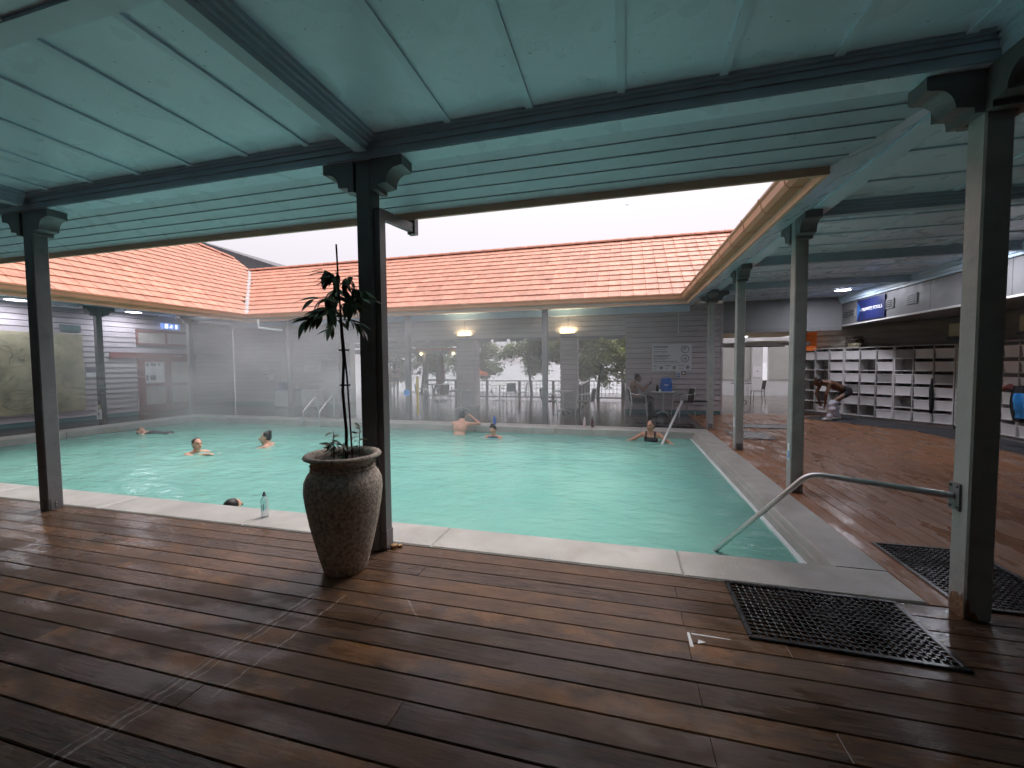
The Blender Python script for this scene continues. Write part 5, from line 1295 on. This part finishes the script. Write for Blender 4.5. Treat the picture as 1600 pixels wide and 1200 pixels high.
# ================================================================== PEOPLE
dg_ = bpy.context.evaluated_depsgraph_get
def fuse(mb, name, mt, voxel=.009, smooth=4):
    me = mb.mesh('tmp', mt); o = link('tmp', me)
    r_ = o.modifiers.new('r', 'REMESH'); r_.mode = 'VOXEL'; r_.voxel_size = voxel; r_.use_smooth_shade = True
    s_ = o.modifiers.new('s', 'SMOOTH'); s_.iterations = smooth; s_.factor = .5
    out = bpy.data.meshes.new_from_object(o.evaluated_get(dg_())); out.name = name
    bpy.data.objects.remove(o); bpy.data.meshes.remove(me)
    out.materials.clear(); out.materials.append(M[mt])
    out.polygons.foreach_set('use_smooth', [True]*len(out.polygons))
    return out
def garment(me, pred, name, mt, par, off=.007, wob=0):
    keep = [p for p in me.polygons if pred(p.center)]
    if not keep: return None
    idx = {}; vs = []; fs = []
    for p in keep:
        f = []
        for i in p.vertices:
            if i not in idx: idx[i] = len(vs); v_ = me.vertices[i]; k_ = wob*(math.sin(v_.co.z*38+v_.co.x*21)+math.sin(v_.co.y*33-v_.co.z*17+1.3)+.6*math.sin(v_.co.x*60+v_.co.y*47)); vs.append(v_.co+v_.normal*(off+k_))
            f.append(idx[i])
        fs.append(f)
    return MB().add(vs, fs).build(name, mt, par, smooth=True)
def frame(f, u=(0, 0, 1)):
    f = V(f).normalized(); u = V(u); r_ = f.cross(u).normalized(); return f, r_, r_.cross(f)
def head(m, c, f, u=(0, 0, 1), s=1.0):
    f, r_, u = frame(f, u); c = V(c); q = lambda a, b, d: c+(r_*a+f*b+u*d)*s
    ax = (r_, f, u)
    m.ell(q(0, -.012, .022), (.075*s, .096*s, .092*s), ax, 14, 10); m.ell(q(0, .022, -.045), (.060*s, .068*s, .075*s), ax, 12, 8); m.ell(q(0, .055, -.098), (.032*s, .032*s, .026*s), ax)
    m.cap(q(0, .088, .004), q(0, .112, -.036), .010*s, .016*s); m.cap(q(-.03, .08, .026), q(.03, .08, .026), .013*s, .013*s); m.cap(q(-.016, .092, -.066), q(.016, .092, -.066), .010*s, .010*s)
    for k in (-1, 1): m.ell(q(.076*k, -.008, -.02), (.011*s, .022*s, .034*s), ax, 8, 6)
    return q, ax, s
def hand(m, wrist, d, nrm, curl=.5, s=1.0, thumb=1):
    """palm + five fingers; d along the hand, nrm out of the palm side"""
    d = V(d).normalized(); nrm = V(nrm); nrm = (nrm-d*nrm.dot(d)).normalized(); sd_ = d.cross(nrm); w0 = V(wrist)
    m.ell(w0+d*.045*s, (.042*s, .05*s, .016*s), (sd_, d, nrm), 10, 6)
    for i, (off, L) in enumerate(((-.030, .062), (-.010, .072), (.010, .068), (.029, .052))):
        b0 = w0+d*.085*s+sd_*off*s; a1 = curl*.9; d1 = d*math.cos(a1)+nrm*math.sin(a1); b1 = b0+d1*L*.52*s; a2 = curl*2; d2 = d*math.cos(a2)+nrm*math.sin(a2); b2_ = b1+d2*L*.5*s
        m.cap(b0-d*.02*s, b1, .0095*s, .0085*s, 6); m.cap(b1, b2_, .0085*s, .0075*s, 6)
    tb = w0+d*.025*s-sd_*.036*s*thumb; t1 = tb+(d*.6-sd_*.7*thumb+nrm*.35).normalized()*.04*s; t2_ = t1+(d*.85-sd_*.2*thumb+nrm*.4).normalized()*.032*s
    m.cap(tb, t1, .012*s, .010*s, 6); m.cap(t1, t2_, .010*s, .0085*s, 6)
def figure(loc, rz, label, J, face=(0, 1, 0), hup=(0, 0, 1), skin='skin', hair='hair_dark', hairkind='short', hands=True, scale=1, name='person', voxel=.010, torso=1.0, palm=None):
    """J: joints in local coordinates, y forward, z up"""
    t = thing(name, label, 'person', loc, rz); t.scale = (scale,)*3
    m = MB(); j = {k: V(v_) for k, v_ in J.items()}
    q, ax, s = head(m, j['head'], face, hup)
    nb = j['neck']; m.cap(q(0, -.02, -.06), nb, .052, .060)
    pel, che = j['pel'], j['chest']; sh = (j['sl']+j['sr'])/2
    axis = (che-pel).normalized(); rgt = (j['sr']-j['sl']).normalized(); fwd = rgt.cross(axis) if abs(rgt.dot(axis)) < .95 else V((0, 1, 0)); fwd = -fwd if fwd.dot(V((0, 1, 0))) < 0 and J.get('flip') is None else fwd
    rgt = axis.cross(fwd).normalized(); A = (rgt, fwd.normalized(), axis); W = torso
    m.ell(che+axis*.03, (.155*W, .105*W, .16), A, 16, 10); m.ell(pel.lerp(che, .75), (.145*W, .10*W, .14), A, 14, 8); m.ell(pel.lerp(che, .45), (.128*W, .092*W, .15), A, 14, 8); m.ell(pel+axis*.03, (.158*W, .112*W, .13), A, 14, 8)
    m.cap(nb, che+axis*.10, .07, .10)
    for S in ('l', 'r'):
        shp, el, wr = j['s'+S], j['e'+S], j['w'+S]
        m.cap(nb+axis*-.02, shp, .050, .056); m.cap(che+axis*.06, shp, .09, .058)
        m.cap(shp, el, .053, .040); m.cap(el, wr, .040, .026)
        if hands:
            d = (wr-el).normalized(); pn = (palm or {}).get(S, V((0, 0, -1))); pn = V(pn)
            if abs(pn.normalized().dot(d)) > .9: pn = V((0, 1, .2))
            hand(m, wr, d, pn, .45, 1, 1 if S == 'l' else -1)
        if 'k'+S in j:
            hp = j['h'+S]; m.cap(hp, j['k'+S], .086, .056); m.cap(j['k'+S], j['k'+S].lerp(j['a'+S], .4), .054, .056); m.cap(j['k'+S].lerp(j['a'+S], .35), j['a'+S], .055, .036)
            fd = J.get('foot'+S, (0, 1, 0)); fd = V(fd).normalized(); m.cap(j['a'+S]+V((0, 0, -.045))-fd*.03, j['a'+S]+V((0, 0, -.055))+fd*.15, .036, .026)
    me = fuse(m, 'body', skin, voxel); link('body', me, t)
    f_, r_, u_ = frame(face, hup)
    for k in (-1, 1): MB().ell(q(.030*k, .081, .002), (.013, .008, .008), (r_, f_, u_), 8, 6).build('eye', 'eye', t)
    MB().cap(q(-.019, .099, -.066), q(.019, .099, -.066), .006, .006, 6).build('lips', 'lip', t)
    h = MB(); h.ell(q(0, -.030, .034), (.083, .094, .092), ax, 14, 10); h.ell(q(0, -.055, -.01), (.076, .062, .085), ax, 12, 8)
    for k in (-1, 1): h.cap(q(.03*k, .082, .028), q(.045*k, .074, .026), .006, .005, 6)
    if hairkind == 'bun': h.ell(q(0, -.09, .10), (.045, .045, .042), ax); h.ell(q(0, -.06, .06), (.06, .06, .06), ax)
    if hairkind == 'topbun': h.ell(q(0, -.02, .14), (.04, .04, .04), ax); h.ell(q(0, -.02, .10), (.06, .06, .05), ax)
    if hairkind == 'long': h.cap(q(0, -.09, -.02), q(0, -.085, -.18), .07, .05)
    if hairkind == 'wet': h.cap(q(0, -.085, -.0), q(0, -.08, -.13), .055, .035)
    if hairkind == 'beard': h.ell(q(0, .05, -.10), (.05, .05, .045), ax)
    link('hair', fuse(h, 'hair', hair, .008, 3), t)
    return t, me, q
WZ = -.15
# swimmer facing right
B = dict(pel=(0, -.12, -.62), chest=(0, -.05, -.22), neck=(0, -.01, .00), head=(0, .03, .15), sl=(-.18, -.02, -.06), sr=(.18, -.02, -.06), el=(-.24, .22, -.10), er=(.20, .26, -.07), wl=(-.14, .46, -.05), wr=(.12, .50, -.01), hl=(-.09, -.13, -.66), hr=(.09, -.13, -.66), kl=(-.1, -.3, -1.0), kr=(.1, -.25, -1.0), al=(-.1, -.6, -1.2), ar=(.1, -.55, -1.2))
t, me, q = figure((-8.42, 6.5, WZ+.03), R(-97), 'swimmer with wet brown hair facing right, arms forward in water', B, (0.1, 1, .1), skin='skin', hair='hair_brown', hairkind='wet')
garment(me, lambda c: c.z < -.05 and c.z > -.85 and abs(c.x) < .15 and c.y < .1, 'swimsuit', 'cloth_grey', t)
# swimmer facing left, hand at face
B2 = dict(B, er=(.26, .17, -.12), wr=(.10, .17, .05), el=(-.22, .24, -.12), wl=(-.10, .50, -.09))
t, me, q = figure((-7.55, 7.4, WZ+.05), R(112), 'swimmer with hair bun facing left and raising a hand', B2, (-.05, 1, -.1), hair='hair_dark', hairkind='bun', palm={'r': (-1, 0, 0)})
garment(me, lambda c: c.z < -.12 and abs(c.x) < .15 and c.y < .1 and c.z > -.85, 'swimsuit', 'swim_black', t)
# head at the near edge
B3 = dict(B, head=(0, .04, .08), neck=(0, 0, -.06), sl=(-.18, -.02, -.14), sr=(.18, -.02, -.14), chest=(0, -.03, -.30), pel=(0, -.08, -.72), el=(-.3, .08, -.3), er=(.3, .08, -.3), wl=(-.25, .3, -.3), wr=(.25, .3, -.3))
t, me, q = figure((-4.68, 4.02, WZ-.085), R(10), 'dark haired bather whose head just shows over the near coping', B3, (.35, 1, .15), hairkind='wet')
# bather behind the centre post
B4 = dict(B, chest=(0, 0, -.10), pel=(0, -.03, -.55), neck=(0, .02, .12), head=(0, .05, .28), sl=(-.18, 0, .05), sr=(.18, 0, .05), el=(-.26, .02, -.20), er=(.26, -.02, -.2), wl=(-.22, .2, -.3), wr=(.2, .2, -.3))
t, me, q = figure((-5.82, 9.1, WZ), R(70), 'bather mostly hidden behind the post with the potted plant', B4, (0, 1, 0), hairkind='long')
garment(me, lambda c: c.z < .02 and abs(c.x) < .13 and c.z > -.8, 'swimsuit', 'swim_black', t)
# man leaning on the far coping, seen from behind
B5 = dict(pel=(0, -.15, -.45), chest=(0, .05, .10), neck=(0, .18, .32), head=(0, .26, .44), sl=(-.20, .12, .24), sr=(.20, .12, .24), el=(-.34, .46, .22), er=(.40, .40, .22), wl=(-.12, .62, .20), wr=(.16, .42, .40), hl=(-.09, -.15, -.5), hr=(.09, -.15, -.5), kl=(-.1, -.1, -.95), kr=(.1, -.1, -.95), al=(-.1, -.2, -1.3), ar=(.1, -.2, -1.3))
t, me, q = figure((-4.0, 9.78, WZ), R(-3), 'man with bare back leaning on the far coping', B5, (-.1, 1, -.15), skin='skin', hairkind='short', torso=1.2, palm={'r': (-1, 0, 0)})
garment(me, lambda c: c.z < -.42 and c.z > -.9, 'swim_shorts', 'swim_black', t)
# woman with a bun, blue suit, looking down
B6 = dict(B, chest=(0, -.02, -.13), pel=(0, -.05, -.55), neck=(0, 0, .06), head=(0, .05, .19), sl=(-.17, 0, .0), sr=(.17, 0, .0), el=(-.30, .06, -.14), er=(.30, .06, -.14), wl=(-.22, .28, -.14), wr=(.22, .28, -.14))
t, me, q = figure((-2.98, 9.45, WZ), R(175), 'woman in blue swimsuit with a top bun, looking down', B6, (0, 1, -.55), (0, .3, 1), skin='skin', hairkind='topbun')
garment(me, lambda c: c.z < .03 and abs(c.x) < .12 and c.z > -.75, 'swimsuit', 'swim_blue', t)
# woman in black, arms spread
B7 = dict(B, chest=(0, -.02, .02), pel=(0, -.02, -.42), neck=(0, 0, .22), head=(0, .04, .37), sl=(-.18, -.01, .15), sr=(.18, -.01, .15), el=(-.38, .05, .03), er=(.38, .05, .03), wl=(-.56, .16, -.05), wr=(.58, .14, -.05), hl=(-.09, 0, -.46), hr=(.09, 0, -.46), kl=(-.1, .1, -.9), kr=(.1, .1, -.9), al=(-.1, 0, -1.3), ar=(.1, 0, -1.3))
t, me, q = figure((.62, 9.75, WZ), R(165), 'woman in black swimsuit with arms spread at the far right corner', B7, (.45, 1, 0), skin='skin_tan', hairkind='bun')
garment(me, lambda c: (c.z < .10 and abs(c.x) < .135 and c.z > -.62) or (c.z < .22 and abs(abs(c.x)-.095) < .016 and c.y > -.15), 'swimsuit', 'swim_black', t)
# floating swimmer far left
B8 = dict(pel=(0, -.75, -.06), chest=(0, -.32, -.03), neck=(0, -.10, .0), head=(0, .08, .03), sl=(-.18, -.14, -.03), sr=(.18, -.14, -.03), el=(-.3, -.4, -.05), er=(.3, -.4, -.05), wl=(-.28, -.62, -.05), wr=(.28, -.62, -.05), hl=(-.09, -.8, -.08), hr=(.09, -.8, -.08), kl=(-.1, -1.2, -.08), kr=(.1, -1.2, -.08), al=(-.1, -1.6, -.06), ar=(.1, -1.6, -.06))
t, me, q = figure((-12.3, 8.1, WZ-.005), R(100), 'swimmer floating on the back near the left coping', B8, (0, .35, 1), (0, 1, -.3), hands=True, hairkind='short')
garment(me, lambda c: c.y < -.2 and c.y > -1.0 and abs(c.x) < .19, 'swimsuit', 'swim_black', t)
# seated man in brown jacket looking at his phone
B9 = dict(pel=(0, -.10, .52), chest=(0, -.12, .86), neck=(0, -.07, 1.04), head=(0, 0, 1.17), sl=(-.19, -.09, .98), sr=(.19, -.09, .98), el=(-.22, .12, .78), er=(.22, .14, .80), wl=(-.06, .30, .92), wr=(.06, .33, .98), hl=(-.10, -.05, .52), hr=(.10, -.05, .52), kl=(-.12, .38, .52), kr=(.12, .40, .50), al=(-.11, .36, .10), ar=(.12, .42, .09))
t, me, q = figure((.46, 13.35, 0), R(-90), 'man in brown jacket seated on an armchair holding a phone', B9, (0, 1, -.12), skin='skin_dark', hairkind='short', torso=1.12, palm={'l': (0, -.3, 1), 'r': (-1, .1, 0)})
garment(me, lambda c: c.z > .55 and c.z < 1.06 and not (c.z > .87 and c.y > .24) and c.y < .4 and not (c.y > .12 and c.z < .62), 'jacket', 'jacket_brown', t, .022, .004)
garment(me, lambda c: c.z < .62 and c.z > .12, 'trousers', 'trousers_dark', t, .016, .003)
garment(me, lambda c: c.z <= .12, 'shoes', 'black_plastic', t, .012)
ph = tag(MB().cbox(-.038, .038, -.005, .005, -.075, .075, .004).build('phone', 'black_plastic', None, (.86, 13.31, 1.10), R(80)), 'black phone held by the seated man in brown', 'phone')
# stooping man pulling up white trousers
B10 = dict(pel=(0, -.30, .80), chest=(0, .10, .98), neck=(0, .33, 1.06), head=(0, .46, 1.06), sl=(-.19, .26, 1.0), sr=(.19, .26, 1.0), el=(-.24, .38, .72), er=(.24, .34, .72), wl=(-.14, .34, .47), wr=(.14, .30, .47), hl=(-.10, -.28, .76), hr=(.10, -.28, .76), kl=(-.14, .16, .50), kr=(.14, -.06, .46), al=(-.15, .22, .10), ar=(.15, -.20, .09))
t, me, q = figure((5.62, 13.25, 0), R(100), 'bare backed man stooping to pull up white trousers by the cubbies', B10, (0, 1, -.55), (0, .5, 1), skin='skin_dark', hairkind='short', torso=1.08)
garment(me, lambda c: c.z < .55 and c.z > .11 and c.y > -.2 and not (c.z > .36 and c.y > .25), 'trousers', 'cloth_white', t, .038, .011)
garment(me, lambda c: c.z <= .13, 'shoes', 'shoe_white', t, .014)
garment(me, lambda c: c.y < -.14 and c.z > .62, 'briefs', 'cloth_black', t, .008)
# two women standing far behind on the terrace
S = dict(pel=(0, 0, .95), chest=(0, 0, 1.26), neck=(0, 0, 1.44), head=(0, .02, 1.58), sl=(-.18, 0, 1.37), sr=(.18, 0, 1.37), el=(-.24, -.02, 1.08), er=(.24, -.02, 1.08), wl=(-.2, .1, .85), wr=(.22, .1, .85), hl=(-.09, 0, .90), hr=(.09, 0, .90), kl=(-.09, .02, .5), kr=(.09, 0, .5), al=(-.09, -.02, .09), ar=(.09, -.02, .09))
t, me, q = figure((-11.25, 18.0, 0), R(20), 'woman in dark swimsuit standing on the terrace, seen from behind', S, (0, 1, 0), hairkind='bun')
garment(me, lambda c: c.z < 1.28 and c.z > .82 and abs(c.x) < .15, 'swimsuit', 'swim_black', t)
t, me, q = figure((-10.85, 18.4, 0), R(10), 'second woman in swimsuit partly hidden behind the far post', S, (.2, 1, 0), hairkind='long', skin='skin_tan')
garment(me, lambda c: (c.z < 1.0 and c.z > .80 and abs(c.x) < .2) or (c.z < 1.32 and c.z > 1.2 and abs(c.x) < .17), 'swimsuit', 'swim_black', t)
